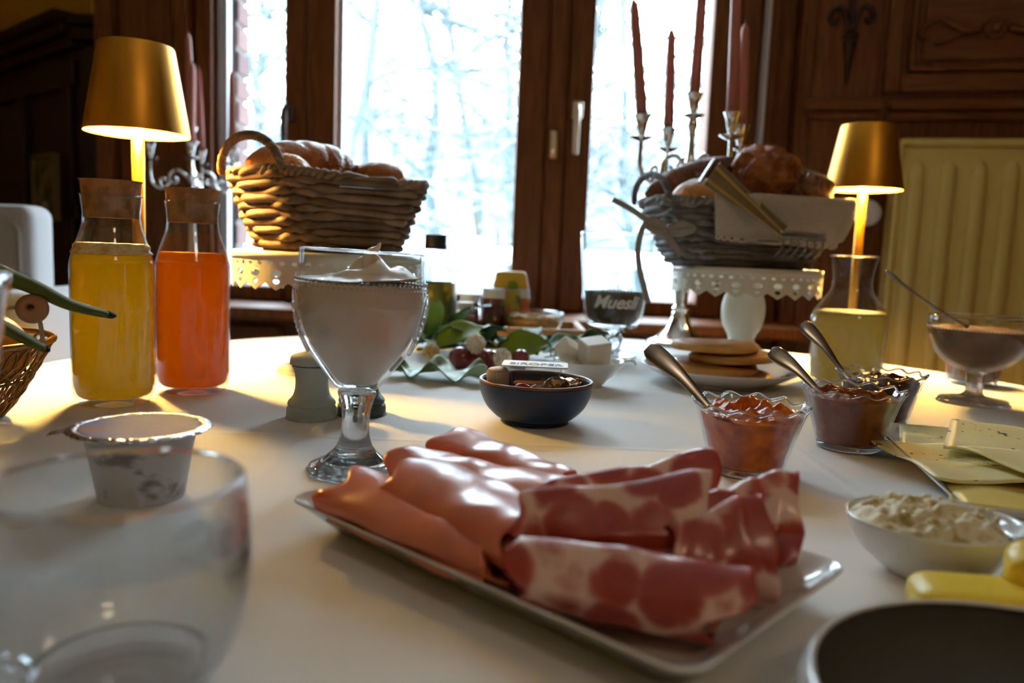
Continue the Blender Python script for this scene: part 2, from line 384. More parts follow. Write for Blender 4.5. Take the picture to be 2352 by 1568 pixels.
# trees: recursive branches, snow lying on top of each branch
def bark(name, c, snow):
    m = mat(name, c, .9); nt = m.node_tree; N = nt.nodes; L = nt.links.new; b = N['Principled BSDF']
    g = N.new('ShaderNodeNewGeometry'); s = N.new('ShaderNodeSeparateXYZ'); L(g.outputs['Normal'], s.inputs[0])
    r = N.new('ShaderNodeValToRGB'); r.color_ramp.elements[0].position = .15; r.color_ramp.elements[1].position = .55
    r.color_ramp.elements[0].color = (*c, 1); r.color_ramp.elements[1].color = (*snow, 1)
    L(s.outputs[2], r.inputs[0]); L(r.outputs[0], b.inputs['Base Color']); return m
BARK = [bark('frosted_bark', (.026, .035, .037), (.17, .20, .205)), bark('pale_frosted_bark', (.038, .050, .052), (.19, .22, .225)), bark('mossy_bark', (.022, .017, .006), (.08, .075, .06))]
def tree(x, y, h, r, m, label, seed, lean=0.0, n1=19):
    rnd = random.Random(seed)
    t = thing('garden_tree', label, 'tree', (x, y, -.5), 0, 'bare trees in the snowy garden')
    tr = [Vector((lean*h*(k/9)**1.3+.06*h*rnd.uniform(-1, 1)*.25, .1*rnd.uniform(-1, 1), h*k/9)) for k in range(10)]
    obj('trunk', tube(spl(tr, 2), [r*(1-.80*i/18) for i in range(19)], 7), m, t)
    parts = [[], []]; lim = []
    def br(p, d, ln, rad, lv):
        pts = [p]; q = p.copy(); dd = d.copy()
        for k in range(4):
            dd = (dd+Vector((rnd.uniform(-.3, .3), rnd.uniform(-.3, .3), rnd.uniform(-.28, .18)))).normalized(); q = q+dd*ln/4; pts.append(q.copy())
        parts[0 if lv < 2 else 1].append(tube(pts, [rad*(1-.2*i) for i in range(5)], 4 if lv else 5))
        if lv < 3:
            for k in range(rnd.randint(4, 6) if lv < 2 else 3):
                i = rnd.randint(1, 4); nd = (dd+Vector((rnd.uniform(-1, 1), rnd.uniform(-.8, .8), rnd.uniform(-.5, .7)))).normalized()
                br(pts[i], nd, ln*rnd.uniform(.4, .68), rad*.5, lv+1)
    for k in range(n1):
        parts[0] = []
        i = rnd.randint(2, 9); a = rnd.uniform(0, 2*PI)
        br(tr[i], Vector((math.cos(a), math.sin(a)*.6, rnd.uniform(-.1, .9))).normalized(), h*rnd.uniform(.22, .42), r*.42, 0)
        obj('bough', join(*parts[0]), m, t)
    o = obj('twigs', join(*parts[1]), m, t); o['kind'] = 'stuff'
for i, a in enumerate([(-3.4, 11, 6.5, .10, 0, 'slender bare tree in the garden, seen through the left pane'), (-2.15, 9.6, 6.0, .075, 1, 'thin frosted tree left in the middle pane'),
        (-1.2, 12.5, 7.5, .12, 1, 'pale frosted tree in the middle of the middle pane'), (-.35, 10.2, 6.4, .085, 0, 'dark bare tree crossing the middle pane'),
        (.35, 11.0, 6.8, .10, 0, 'forked bare tree right in the middle pane'), (.95, 13.5, 7.5, .12, 1, 'frosted tree behind the wooden mullion'),
        (1.65, 10.5, 6.5, .09, 0, 'bare tree behind the taper candles in the right pane'), (2.7, 12.5, 7.2, .11, 1, 'frosted tree at the right edge of the right pane'), (-2.9, 14.5, 8, .13, 1, 'tall pale tree far behind the left casement'), (.0, 15.5, 8, .13, 1, 'tallest pale tree far behind the middle pane')]):
    tree(a[0], a[1], a[2], a[3], BARK[a[4]], a[5], 30+i, lean=(-.12, .10, -.08, -.16, .14, .05, -.1, .08, .05, -.05)[i])
sh = thing('garden_shrub', 'brown mossy shrub low in the middle pane', 'shrub', (.0, 8.6, -.5), 0)
rnd = random.Random(5)
for k in range(9):
    a = rnd.uniform(-1, 1); tp = Vector((a*.55, rnd.uniform(-.3, .3), 1.5+rnd.uniform(.0, .7)))
    obj('stem', tube(spl([(0, 0, 0), tp*.5+Vector((a*.08, 0, .05)), tp], 4), [.05-.0045*i for i in range(9)], 6), BARK[2], sh)
# ================================================================= table
CLOTH = mat('white_damask', (.80, .78, .75), .75, sheen=.2, c2=(.77, .75, .72), nscale=5, stretch=(.6, 4, 1), bump=.25, bscale=3.2, bdist=.006)
_nt = CLOTH.node_tree; _N = _nt.nodes; _L = _nt.links.new                # pressed fold lines: two along the table, one across
_tc = _N.new('ShaderNodeTexCoord'); _sx = _N.new('ShaderNodeSeparateXYZ'); _L(_tc.outputs['Object'], _sx.inputs[0]); _acc = None
for _ax, _at in ((0, .235), (0, -.16), (1, .605)):
    _a = _N.new('ShaderNodeMath'); _a.operation = 'SUBTRACT'; _a.inputs[1].default_value = _at; _L(_sx.outputs[_ax], _a.inputs[0])
    _b = _N.new('ShaderNodeMath'); _b.operation = 'ABSOLUTE'; _L(_a.outputs[0], _b.inputs[0])
    _c = _N.new('ShaderNodeMapRange'); _c.inputs[1].default_value = 0; _c.inputs[2].default_value = .007; _c.inputs[3].default_value = 1; _c.inputs[4].default_value = 0; _c.interpolation_type = 'SMOOTHSTEP'
    _L(_b.outputs[0], _c.inputs[0])
    if _acc is None: _acc = _c.outputs[0]
    else:
        _d = _N.new('ShaderNodeMath'); _d.operation = 'MAXIMUM'; _L(_acc, _d.inputs[0]); _L(_c.outputs[0], _d.inputs[1]); _acc = _d.outputs[0]
_bp = _N.new('ShaderNodeBump'); _bp.inputs['Strength'].default_value = .5; _bp.inputs['Distance'].default_value = .0012; _L(_acc, _bp.inputs['Height'])
_P = _N['Principled BSDF']; _L(_P.inputs['Normal'].links[0].from_socket, _bp.inputs['Normal']); _L(_bp.outputs[0], _P.inputs['Normal'])
def outline(grow=0.0, n=36):
    c1, c0, r = Vector((.089, .81, 0)), Vector((.089, -.75, 0)), .64+grow
    pts = [c1+Vector((r*math.cos(PI*k/n), r*math.sin(PI*k/n), 0)) for k in range(n+1)]
    pts += [Vector((.089-r, .81-1.56*k/12, 0)) for k in range(1, 12)]
    pts += [c0+Vector((r*math.cos(PI+PI*k/n), r*math.sin(PI+PI*k/n), 0)) for k in range(n+1)]
    pts += [Vector((.089+r, -.75+1.56*k/12, 0)) for k in range(1, 12)]
    return pts
tbl = thing('dining_table', 'long oval dining table under the white cloth', 'table', (.089, .03, 0))
obj('table_top', prism([(p.x-.089, p.y-.03) for p in outline(-.012)], .705, .7465), WOOD, tbl, smooth=False)
for sx in (-.38, .38):
    for sy in (-.85, .85): obj('leg', box(sx-.04, sx+.04, sy-.04, sy+.04, 0, .705), WOOD, tbl, smooth=False, bevel=.006)
O = outline(); n = len(O)
V = [Vector((.089, .03, TZ))]; F = []
rings = [[Vector((.089, .03, 0))+(p-Vector((.089, .03, 0)))*s for p in O] for s in (.25, .5, .75, .93)]+[outline(0.0)]
for R_ in rings: V += [Vector((p.x, p.y, TZ)) for p in R_]
base_i = 1+4*n
for dz, g in ((-.004, .004), (-.02, .007), (-.09, .012), (-.2, .02), (-.33, .03)):
    for i, p in enumerate(outline(g)):
        q = Vector((.089, max(min(p.y, .81), -.75), 0)); d = (p-q).normalized()
        w = math.sin(i*1.35)*.35+math.sin(i*.71+1)*.5
        V.append(p+d*w*max(0, -dz-.03)*.16+Vector((0, 0, TZ+dz)))
m_ = 10
for i in range(n): F.append((0, 1+i, 1+(i+1) % n))
for k in range(9):
    for i in range(n):
        a, b = 1+k*n, 1+(k+1)*n
        F.append((a+i, b+i, b+(i+1) % n, a+(i+1) % n))
tc = tag(obj('tablecloth', (V, F), CLOTH), 'white tablecloth covering the whole breakfast table', 'tablecloth')

# ================================================================= lamps
GOLD = mat('satin_gold', (.78, .37, .040), .40, .95, c2=(.72, .33, .034), nscale=30)
INNER = mat('shade_lining', (.55, .33, .05), .6)
LED = mat('warm_diffuser', (1, 1, 1), .5, emit=(1.0, .56, .13), estr=540)
def lamp(loc, label):
    t = thing('table_lamp', label, 'lamp', loc, 0, 'gold cordless table lamps')
    obj('base', lathe(prof([(0, 0), (.047, 0), (.050, .003), (.050, .009), (.046, .012), (.012, .0135), (.0, .014)], 2), 48), GOLD, t)
    obj('pole', lathe([(0, .013), (.0068, .013), (.0068, .345), (0, .345)], 20), GOLD, t)
    sh = obj('lamp_shade', lathe([(.0385, .360), (.0395, .358), (.0553, .2655), (.0553, .2648), (.0545, .2648), (.0388, .357)], 56), GOLD, t, angle=40)
    obj('lining', lathe([(.0543, .2652), (.0386, .3555), (.0, .3555)], 56), INNER, sh)
    obj('cap', lathe([(0, .3602), (.0384, .3602), (.0386, .3590), (.0, .3590)], 56), GOLD, sh)
    obj('lamp_holder', lathe([(.007, .2905), (.028, .2905), (.022, .3545), (.007, .3545)], 32), INNER, t)
    obj('diffuser', lathe([(.009, .286), (.034, .286), (.034, .291), (.009, .291)], 32), LED, t)
    return t
lamp((-.428, .896, TZ), 'gold table lamp behind the two juice bottles at the left')
lamp((.522, 1.207, TZ), 'gold table lamp behind the milk carafe beside the radiator')

# added fill lamp, unseen behind the camera, brightening the near side
pd = thing('added_fill_lamp', 'added opal glass fill lamp, unseen behind the camera', 'lamp', (.75, -.75, 2.10))
obj('globe', ball(.16, 32, 20), mat('fill_lamp_glow', (1, 1, 1), .5, emit=(1.0, .74, .48), estr=5.0), pd)
obj('rod', lathe([(0, .158), (.010, .158), (.010, .70), (0, .70)], 12), BRASS, pd)
# ================================================================= juice bottles
CORK = mat('cork', (.52, .25, .10), .8, c2=(.34, .15, .055), nscale=90, detail=6, ramp=(.42, .6), bump=.35, bscale=150)
def liquid(name, col, rad, sc):
    m = mat(name, col, .25, spec=.3); nt = m.node_tree; N = nt.nodes; L = nt.links.new
    out = [n for n in N if n.type == 'OUTPUT_MATERIAL'][0]; t = N.new('ShaderNodeBsdfTranslucent'); t.inputs[0].default_value = (*col, 1)
    mx = N.new('ShaderNodeMixShader'); mx.inputs[0].default_value = .78
    L(N['Principled BSDF'].outputs[0], mx.inputs[1]); L(t.outputs[0], mx.inputs[2]); L(mx.outputs[0], out.inputs[0]); return m
YJ = liquid('yellow_juice', (1.0, .76, .03), (1, .62, .10), .06)
OJ = liquid('orange_juice', (.99, .39, .010), (1, .35, .03), .06)
FOAM = mat('juice_foam', (.95, .76, .42), .3, bump=1.0, bscale=260, c2=(.75, .48, .16), nscale=140)
def bottle(loc, label, jm, level, foam, s=1.0):
    t = thing('juice_bottle', label, 'bottle', loc, random.uniform(0, 6), 'cork stoppered juice bottles')
    po = prof([(.0, .0015), (.024, .0005), (.0295, .003), (.0338, .014), (.0344, .03), (.0346, .08), (.0346, .118), (.0334, .130), (.0285, .146), (.0245, .158), (.0232, .168), (.0240, .178), (.0250, .1860)], 4)
    pi = prof([(.0243, .1858), (.0228, .168), (.0238, .158), (.0278, .146), (.0326, .130), (.0338, .118), (.0337, .03), (.0328, .015), (.028, .007), (.0, .0055)], 4)
    obj('glass_body', move(lathe(po+pi, 56), sc=(s, s, s)), GLASS, t)
    obj('lip', move(tube([(.0247*math.cos(a), .0247*math.sin(a), .1858) for a in [2*PI*k/48 for k in range(48)]], .0008, 6, closed=True), sc=(s, s, s)), SOLID, t)
    pj = [(r, z) for r, z in prof([(.0, .0062), (.0265, .0075), (.0316, .0150), (.0329, .03), (.0330, .118), (.0319, .130), (.0270, .146), (.0235, .156)], 6) if z < level]
    rl_ = pj[-1][0]
    if foam:
        obj('foam', move(lumpy(lathe(prof([(0, level-.0005), (rl_*.98, level-.0005), (rl_*.985, level+.004), (rl_*.90, level+.0095), (rl_*.5, level+.0085), (0, level+.008)], 6), 64), .0022, 230), sc=(s, s, s)), FOAM, t)
    obj('juice', move(lathe(pj+[(rl_*.995, level), (0, level)], 56), sc=(s, s, s)), jm, t)
    obj('cork_stopper', move(lathe(prof([(0, .1665), (.0215, .1665), (.0222, .168), (.0236, .186), (.0246, .1975), (.0240, .1985), (0, .1988)], 3), 40), sc=(s, s, s)), CORK, t, angle=50)
    return t
bottle((-.3585, .700, TZ), 'bottle of yellow juice with foam and a cork stopper', YJ, .1345, True)
bottle((-.3155, .770, TZ), 'bottle of orange juice with a cork stopper', OJ, .1375, False)

# ================================================================= goblet of yoghurt
YOG = mat('white_yoghurt', (.90, .80, .70), .28, sss=.5, sssr=(1, .8, .6), sscale=.006, c2=(.86, .74, .64), nscale=30, spec=.5)
g = thing('dessert_goblet', 'pressed glass goblet full of whipped white yoghurt', 'goblet', (-.103, .513, TZ), .2, rot=(.0, math.radians(1.6), 0))
gp = [(.0118, .0560), (.0150, .0585), (.0214, .0665), (.0325, .0815), (.0392, .0950), (.0424, .1090), (.0423, .1200), (.0415, .1290), (.0409, .1380), (.0408, .1468)]
go = prof(gp, 5); gi = prof([(r-.0016, z+(.0028 if z < .1 else 0)) for r, z in gp], 5)[::-1]
bowl = obj('bowl', lathe([(0, .0545)]+go+[(.0400, .1474)]+gi+[(0, .0588)], 72), GLASS, g)
obj('rim', tube([(.0401*math.cos(2*PI*k/64), .0401*math.sin(2*PI*k/64), .1470) for k in range(64)], .0006, 6, closed=True), SOLID, bowl)
def octo(a, i): return 1+.018*math.cos(8*a)
obj('stem', lathe(prof([(0, .0548), (.0122, .0552), (.0108, .0480), (.0093, .0400), (.0091, .0300), (.0103, .0225), (.0135, .0155), (.0185, .0105), (.0205, .0085)], 4)+[(.0, .0085)], 40), SOLID, g)
obj('foot', lathe(prof([(0, .0084), (.0195, .0084), (.0245, .0068), (.0288, .0045), (.0298, .0022), (.0288, .0004), (.0, .0002)], 3), 64, octo), SOLID, g)
bv = []
for k in range(72):
    a = 2*PI*k/72; bv.append(move(ball(.00125, 6, 5), (.0421*math.cos(a), .0421*math.sin(a), .1275)))
    bv.append(move(ball(.00085, 6, 4), (.0424*math.cos(a+.04), .0424*math.sin(a+.04), .1243)))
o = obj('bead_band', join(*bv), SOLID, bowl); o['kind'] = 'stuff'
def bowl_r(z):
    for (r0, z0), (r1, z1) in zip(go, go[1:]):
        if z0 <= z <= z1: return r0+(r1-r0)*(z-z0)/max(z1-z0, 1e-9)
    return .04
def medal(ac):
    ps = []
    for k in range(40):
        b = 2*PI*k/40; z = .1010+.0200*math.sin(b); a = ac+.25*math.cos(b); r = bowl_r(z)+.0006
        ps.append((r*math.cos(a), r*math.sin(a), z))
    parts = [tube(ps, .0011, 6, closed=True)]
    for k in range(22):
        b = 2.4*k; q = math.sqrt(k/22)*.8; z = .1010+.0170*q*math.sin(b); a = ac+.20*q*math.cos(b); r = bowl_r(z)+.0002
        parts.append(move(ball(.0014, 6, 5), (r*math.cos(a), r*math.sin(a), z)))
    return join(*parts)
for ac in (-.03, -2.76, 1.75): obj('medallion', medal(ac), SOLID, bowl)
yp = [(r-.0022, z+.0032) for r, z in prof(gp, 5)]
yp = [(0, .0595)]+[p for p in yp if .0605 < p[1] < .1285]
V, F = lathe(yp, 72)
top = []
Rr = yp[-1][0]
def ytop(u, v):
    a = 2*PI*u; r = Rr*v
    x, y = r*math.cos(a), r*math.sin(a)
    d = math.hypot(x-.004, y+.004)
    z = .1285+.0125*math.exp(-(d/.019)**2)*(1+.35*math.sin(2*math.atan2(y+.004, x-.004)+d*260))
    z += .0065*math.exp(-(((x-.024)/.012)**2+((y-.004)/.016)**2))
    z += .0016*nz((x, y, 0), 90)
    return (x, y, z if v < .98 else .1285+.004*max(0, math.cos(a)))
obj('yoghurt', join((V, F), grid(ytop, 72, 20, True)), YOG, g)
obj('peak', tube(spl([(.003, -.003, .137), (.005, -.004, .1455), (.0095, -.004, .1495), (.0115, -.004, .1535)], 5), [.0085-.00053*i for i in range(16)], 10, flat=.6), YOG, g)

# ================================================================= mills
def mill(loc, label, col, s=1.0):
    m = mat('mill_'+label.split()[0], col, .55, bump=.05, bscale=200)
    t = thing('pepper_mill', label, 'pepper mill', loc, 0, 'short turned mills')
    obj('body', move(lathe(prof([(0, 0), (.0208, 0), (.0215, .002), (.0214, .0085), (.0198, .0110), (.0207, .0128), (.0196, .0155), (.0158, .0205), (.0140, .0290), (.0143, .0380), (.0160, .0440), (.0163, .0460), (0, .0462)], 4), 40), sc=(s, s, s)), m, t, angle=60)
    obj('cap', move(lathe(prof([(0, .0468), (.0172, .0468), (.0186, .0490), (.0186, .0515), (.0165, .0550), (.0080, .0575), (.0, .0578)], 3), 40), sc=(s, s, s)), m, t)
    obj('knob', move(lathe(prof([(0, .0575), (.0042, .0575), (.0036, .0605), (.0056, .0640), (.0045, .0670), (0, .0675)], 3), 20), sc=(s, s, s)), SILVER, t)
mill((-.1725, .673, TZ), 'pale blue-grey pepper mill left of the yoghurt goblet', (.50, .58, .55))
mill((-.1330, .694, TZ), 'dark green pepper mill half hidden behind the goblet stem', (.030, .050, .050))

# ================================================================= blue bowl
BLUE = mat('midnight_blue_glaze', (.012, .034, .100), .42, coat=.12, spec=.35, c2=(.008, .024, .070), nscale=12)
BROWNR = mat('bare_brown_rim', (.16, .055, .022), .35, coat=.3)
b = thing('small_bowl', 'small midnight blue bowl with a brown rim', 'bowl', (.023, .692, TZ))
op = prof([(0, 0), (.0285, 0), (.0290, .003), (.0350, .0060), (.0440, .0150), (.0492, .0265), (.0508, .0375)], 4)
ip = prof([(.0482, .0375), (.0465, .0270), (.0415, .0160), (.0330, .0095), (0, .0080)], 4)
obj('body', lathe(op+ip, 64), BLUE, b)
obj('rim', lathe(prof([(.0482, .0368), (.0484, .0385), (.0496, .0392), (.0508, .0385), (.0510, .0368)], 3), 64), BROWNR, b)

# ================================================================= cake stands
ENAM = mat('cream_white_enamel', (.80, .76, .64), .32, coat=.2)
def cell_hole(x0, x1, zt, zb, hx, hz, hw, hh, n=8, ext=None):
    bx = []
    for k in range(n):                       # boundary loop matched to hole loop
        a = 2*PI*k/n+PI/4
        c, s = math.cos(a), math.sin(a); f = max(abs(c), abs(s)); u, v = c/f, s/f
        x = (x0+x1)/2+u*(x1-x0)/2
        z = (zt+zb)/2+v*(zt-zb)/2
        if v < -.99 and ext: z -= ext*(1-abs(u))
        bx.append((x, z))
    hl = [(hx+hw*math.cos(2*PI*k/n+PI/4), hz+hh*math.sin(2*PI*k/n+PI/4)) for k in range(n)]
    V = bx+hl
    return V, [(k, (k+1) % n, n+(k+1) % n, n+k) for k in range(n)]
def lace(Rd, ncell, z0):
    w = 2*PI/ncell; parts = []
    for c in range(ncell):
        parts.append(cell_hole(c*w, (c+1)*w, z0-.017, z0-.030, (c+.5)*w, z0-.0240, w*.24, .0042))
        parts.append(cell_hole(c*w, (c+1)*w, z0-.030, z0-.034, (c+.5)*w, z0-.0325, w*.16, .0030, ext=.008))
        for h in (0, .5): parts.append(cell_hole((c+h)*w, (c+h+.5)*w, z0-.010, z0-.017, (c+h+.25)*w, z0-.0135, w*.12, .0022))
    V, F = join(*parts)
    return [(Rd*math.cos(x), Rd*math.sin(x), z) for x, z in V], F
def stand(loc, label, rz):
    t = thing('cake_stand', label, 'cake stand', loc, rz, 'white lace edged cake stands')
    obj('plate', lathe([(0, .1355), (.1075, .1355), (.1075, .1310), (.1090, .1310), (.1090, .1408), (.1082, .1415), (.1068, .1412), (.1060, .1404), (0, .1404)], 72), ENAM, t, angle=40)
    obj('lace_rim', lace(.1086, 24, .1420), ENAM, t, solid=.0012, smooth=False)
    obj('band', lathe([(.1092, .1320), (.1092, .1412)], 72), ENAM, t, solid=.0006)
    obj('stem', lathe(prof([(.030, .1350), (.020, .1310), (.0175, .1240), (.0220, .1120), (.0300, .0950), (.0325, .0760), (.0295, .0560), (.0215, .0400), (.0195, .0320), (.0230, .0270)], 5), 48), ENAM, t)
    obj('foot', lathe(prof([(.0, .0275), (.0225, .0272), (.0300, .0200), (.0420, .0110), (.0530, .0060), (.0555, .0030), (.0550, 0), (0, 0)], 4), 56), ENAM, t)
    return t
stand((-.221, .935, TZ), 'white lace edged cake stand behind the goblet, carrying the croissant basket', .1)
stand((.349, 1.190, TZ), 'white lace edged cake stand at the right, carrying the grey basket', .0)
# ================================================================= wicker baskets and what they hold
def sup(t, a, b, e=4.5):
    c, s = math.cos(t), math.sin(t)
    return (math.copysign(abs(c)**(2/e), c)*a, math.copysign(abs(s)**(2/e), s)*b)
def basket(name, label, loc, rz, bot, top, h, rows, nst, m, m2, handle_sides, group, sag=.0, wr=.0046):
    t = thing(name, label, 'basket', loc, rz, group)
    def size(f):
        g = f**.85
        return bot[0]+(top[0]-bot[0])*g, bot[1]+(top[1]-bot[1])*g
    obj('base', join(prism([sup(2*PI*k/60, bot[0]-.002, bot[1]-.002) for k in range(60)], .0005, .0055)), m2, t, smooth=False)
    rnd = random.Random(len(label))
    for i in range(rows):
        f = (i+.5)/rows; a, b = size(f); n = nst*4; P = []
        for k in range(n):
            th = 2*PI*k/n
            off = .0030*math.cos(PI*k/4+PI*i)+rnd.uniform(-.0004, .0004)
            x, y = sup(th, a+off, b+off)
            end = (abs(x)/a)**6*sag
            P.append((x, y, .0045+f*(h-.006)+end*f+.0012*math.sin(PI*k/8+i)+rnd.uniform(-.0005, .0005)))
        obj('weaver', tube(P, wr*(1+.12*math.sin(i*2.3)), 6, closed=True), m if i % 3 else m2, t)
    for k in range(nst):
        th = 2*PI*(k+.5)/nst; P = []
        for j in range(6):
            f = j/5; a, b = size(f); x, y = sup(th, a, b); P.append((x, y, .004+f*(h+(abs(x)/a)**6*sag)))
        obj('stake', tube(P, .0028, 6), m2, t)
    a, b = size(1.0); rim = []
    for s in (0, PI):
        P = []
        for k in range(200):
            th = 2*PI*k/200; ph = k*2*PI*26/200+s
            x, y = sup(th, a+.0028*math.cos(ph), b+.0028*math.cos(ph)); P.append((x, y, h+(abs(x)/a)**6*sag+.0030*math.sin(ph)))
        obj('rim_strand', tube(P, .0036, 6, closed=True), m, t)
    for sx in handle_sides:
        for s in (0, PI/2, PI, PI*1.5):
            P = []
            for k in range(60):
                u = k/59; q = PI*u; ph = u*2*PI*7+s
                y = -b*.80*math.cos(q); z = h+sag+.036*math.sin(q); x = sx*(a+.002+.006*math.sin(q))
                P.append((x+.0027*math.cos(ph), y, z+.0027*math.sin(ph)))
            obj('handle_strand', tube(P, .0028, 6), m2 if s else m, t)
    return t
WIL = mat('brown_willow', (.33, .21, .115), .65, c2=(.20, .125, .07), nscale=40, stretch=(1, 1, 1))
WIL2 = mat('dark_brown_willow', (.21, .13, .072), .65, c2=(.13, .08, .045), nscale=40)
GWIL = mat('grey_willow', (.27, .235, .205), .7, c2=(.17, .145, .125), nscale=40)
GWIL2 = mat('dark_grey_willow', (.17, .145, .125), .7, c2=(.10, .085, .075), nscale=40)
SZ = TZ+.1404
basket('bread_basket', 'brown wicker basket with twisted handles full of croissants', (-.2215, .935, SZ), math.radians(46), (.070, .056), (.098, .082), .083, 10, 20, WIL, WIL2, (-1,), 'wicker bread baskets', .004)
basket('bread_basket', 'grey wicker basket with a linen napkin, ribbon and dark rolls', (.333, 1.190, SZ), math.radians(10), (.094, .058), (.138, .092), .090, 11, 22, GWIL, GWIL2, (-1,), 'wicker bread baskets', .004)

def crust(name, c1, c2, dust=None, ns=22, rough=.45, dpos=(.55, .8)):
    m = mat(name, c1, rough, c2=c2, nscale=ns, detail=6, bump=.8, bscale=110, bdist=.005, coat=.2)
    if dust:
        nt = m.node_tree; N = nt.nodes; L = nt.links.new; b = N['Principled BSDF']
        src = b.inputs['Base Color'].links[0].from_socket
        g = N.new('ShaderNodeNewGeometry'); s = N.new('ShaderNodeSeparateXYZ'); L(g.outputs['Normal'], s.inputs[0])
        n = N.new('ShaderNodeTexNoise'); n.inputs['Scale'].default_value = 120; n.inputs['Detail'].default_value = 5
        ad = N.new('ShaderNodeMath'); ad.operation = 'MULTIPLY_ADD'; ad.inputs[1].default_value = .9; L(n.outputs[0], ad.inputs[0]); L(s.outputs[2], ad.inputs[2])
        r = N.new('ShaderNodeValToRGB'); r.color_ramp.elements[0].position = dpos[0]; r.color_ramp.elements[1].position = dpos[1]
        sc_ = N.new('ShaderNodeMath'); sc_.operation = 'MULTIPLY'; sc_.inputs[1].default_value = .62; L(ad.outputs[0], sc_.inputs[0]); L(sc_.outputs[0], r.inputs[0])
        mx = N.new('ShaderNodeMix'); mx.data_type = 'RGBA'; L(r.outputs[0], mx.inputs[0]); L(src, mx.inputs[6]); mx.inputs[7].default_value = (*dust, 1)
        L(mx.outputs[2], b.inputs['Base Color'])
    return m
CRO = crust('sugared_croissant_crust', (.58, .19, .018), (.33, .085, .010), (.82, .78, .74), dpos=(.72, .90))
CRO2 = crust('golden_croissant_crust', (.80, .33, .03), (.60, .19, .015))
DARK = crust('dark_rye_crust', (.20, .062, .018), (.085, .025, .009), rough=.6)
BRO = crust('glossy_brown_crust', (.44, .13, .020), (.17, .042, .010), rough=.38, ns=30)
SEED = crust('seeded_dark_crust', (.12, .042, .016), (.30, .13, .04), rough=.6, ns=140)
def croissant(ln, r, bend, seed, ridges=7):
    n = 49; V = []; S = 22; F = []
    for i in range(n):
        u = i/(n-1); s = 2*u-1
        th = bend*s; cx, cy = ln/2*math.sin(th)/max(math.sin(bend), .01), ln*.35*(math.cos(th)-1)
        taper = max(0.0, 1-abs(s)**2.4)**.62
        q = (u*ridges) % 1
        rr = r*taper*(.93+.09*math.sin(PI*q)**.5)+.0012
        d = Vector((math.cos(th), -math.sin(th), 0)); nn = Vector((math.sin(th), math.cos(th), 0))
        for k in range(S):
            a = 2*PI*k/S; p = Vector((cx, cy, 0))+nn*rr*math.cos(a)*1.05+Vector((0, 0, 1))*rr*.92*math.sin(a)+d*.004*math.sin(a)
            V.append(p*(1+.03*nz(p, 60, seed)))
    for i in range(n-1):
        for k in range(S): F.append((i*S+k, i*S+(k+1) % S, (i+1)*S+(k+1) % S, (i+1)*S+k))
    F.append(tuple(range(S))); F.append(tuple((n-1)*S+k for k in range(S)))
    return V, F
CG = 'croissants in the brown basket'
tag(obj('croissant', croissant(.140, .0345, .45, 1, 5), CRO, None, (-.250, .930, .986), (.10, -.05, .80)), 'large sugar dusted croissant highest in the brown basket', 'croissant', CG)
tag(obj('croissant', croissant(.095, .0200, .5, 2), CRO2, None, (-.2620, .8900, .9800), (.1, .0, 2.37)), 'golden croissant behind the left handle of the brown basket', 'croissant', CG)
tag(obj('croissant', croissant(.105, .0250, .5, 3, 5), CRO, None, (-.1690, .9660, .9790), (0, .0, 2.37)), 'sugar dusted croissant at the right end of the brown basket', 'croissant', CG)
def roll(name, label, m, loc, sc, rot, seed, amp=.05, s=38, slash=True):
    v = ball(1, 56, 40, sc); V = []
    for p in v[0]:
        p = Vector(p); q = Vector((p.x/sc[0], p.y/sc[1], p.z/sc[2]))
        k = 1+amp*nz(p, s, seed)+.5*amp*nz(p, s*2.7, seed)+.25*amp*nz(p, s*6, seed)
        if slash and q.z > .2: k -= .05*math.exp(-(((q.y*1.0+.25*math.sin(3*q.x)))/.12)**2)
        V.append(p*k)
    return tag(obj(name, (V, v[1]), m, None, loc, rot), label, 'bread', 'bread in the grey basket')
roll('rye_loaf', 'long dark rye loaf leaning at the back left of the grey basket', DARK, (.268, 1.216, 1.022), (.080, .025, .026), (0, -.36, .10), 3)
roll('flour_roll', 'orange brown roll with floured top behind the tongs', crust('floured_roll_crust', (.82, .34, .04), (.66, .25, .03), (.85, .80, .74), dpos=(.62, .8)), (.270, 1.160, .982), (.048, .036, .036), (0, .1, .2), 5, slash=False, amp=.03)
roll('brown_roll', 'large glossy brown roll on top of the grey basket', BRO, (.364, 1.180, 1.035), (.049, .045, .036), (0, .15, -.4), 7, amp=.16, s=52)
roll('seeded_roll', 'small dark seeded roll at the right of the grey basket', SEED, (.4300, 1.190, 1.008), (.038, .040, .030), (0, .25, .5), 9, amp=.14, s=60)
roll('rye_roll', 'dark roll deep in the grey basket under the glossy one', DARK, (.365, 1.185, .960), (.050, .044, .030), (0, 0, .3), 11)

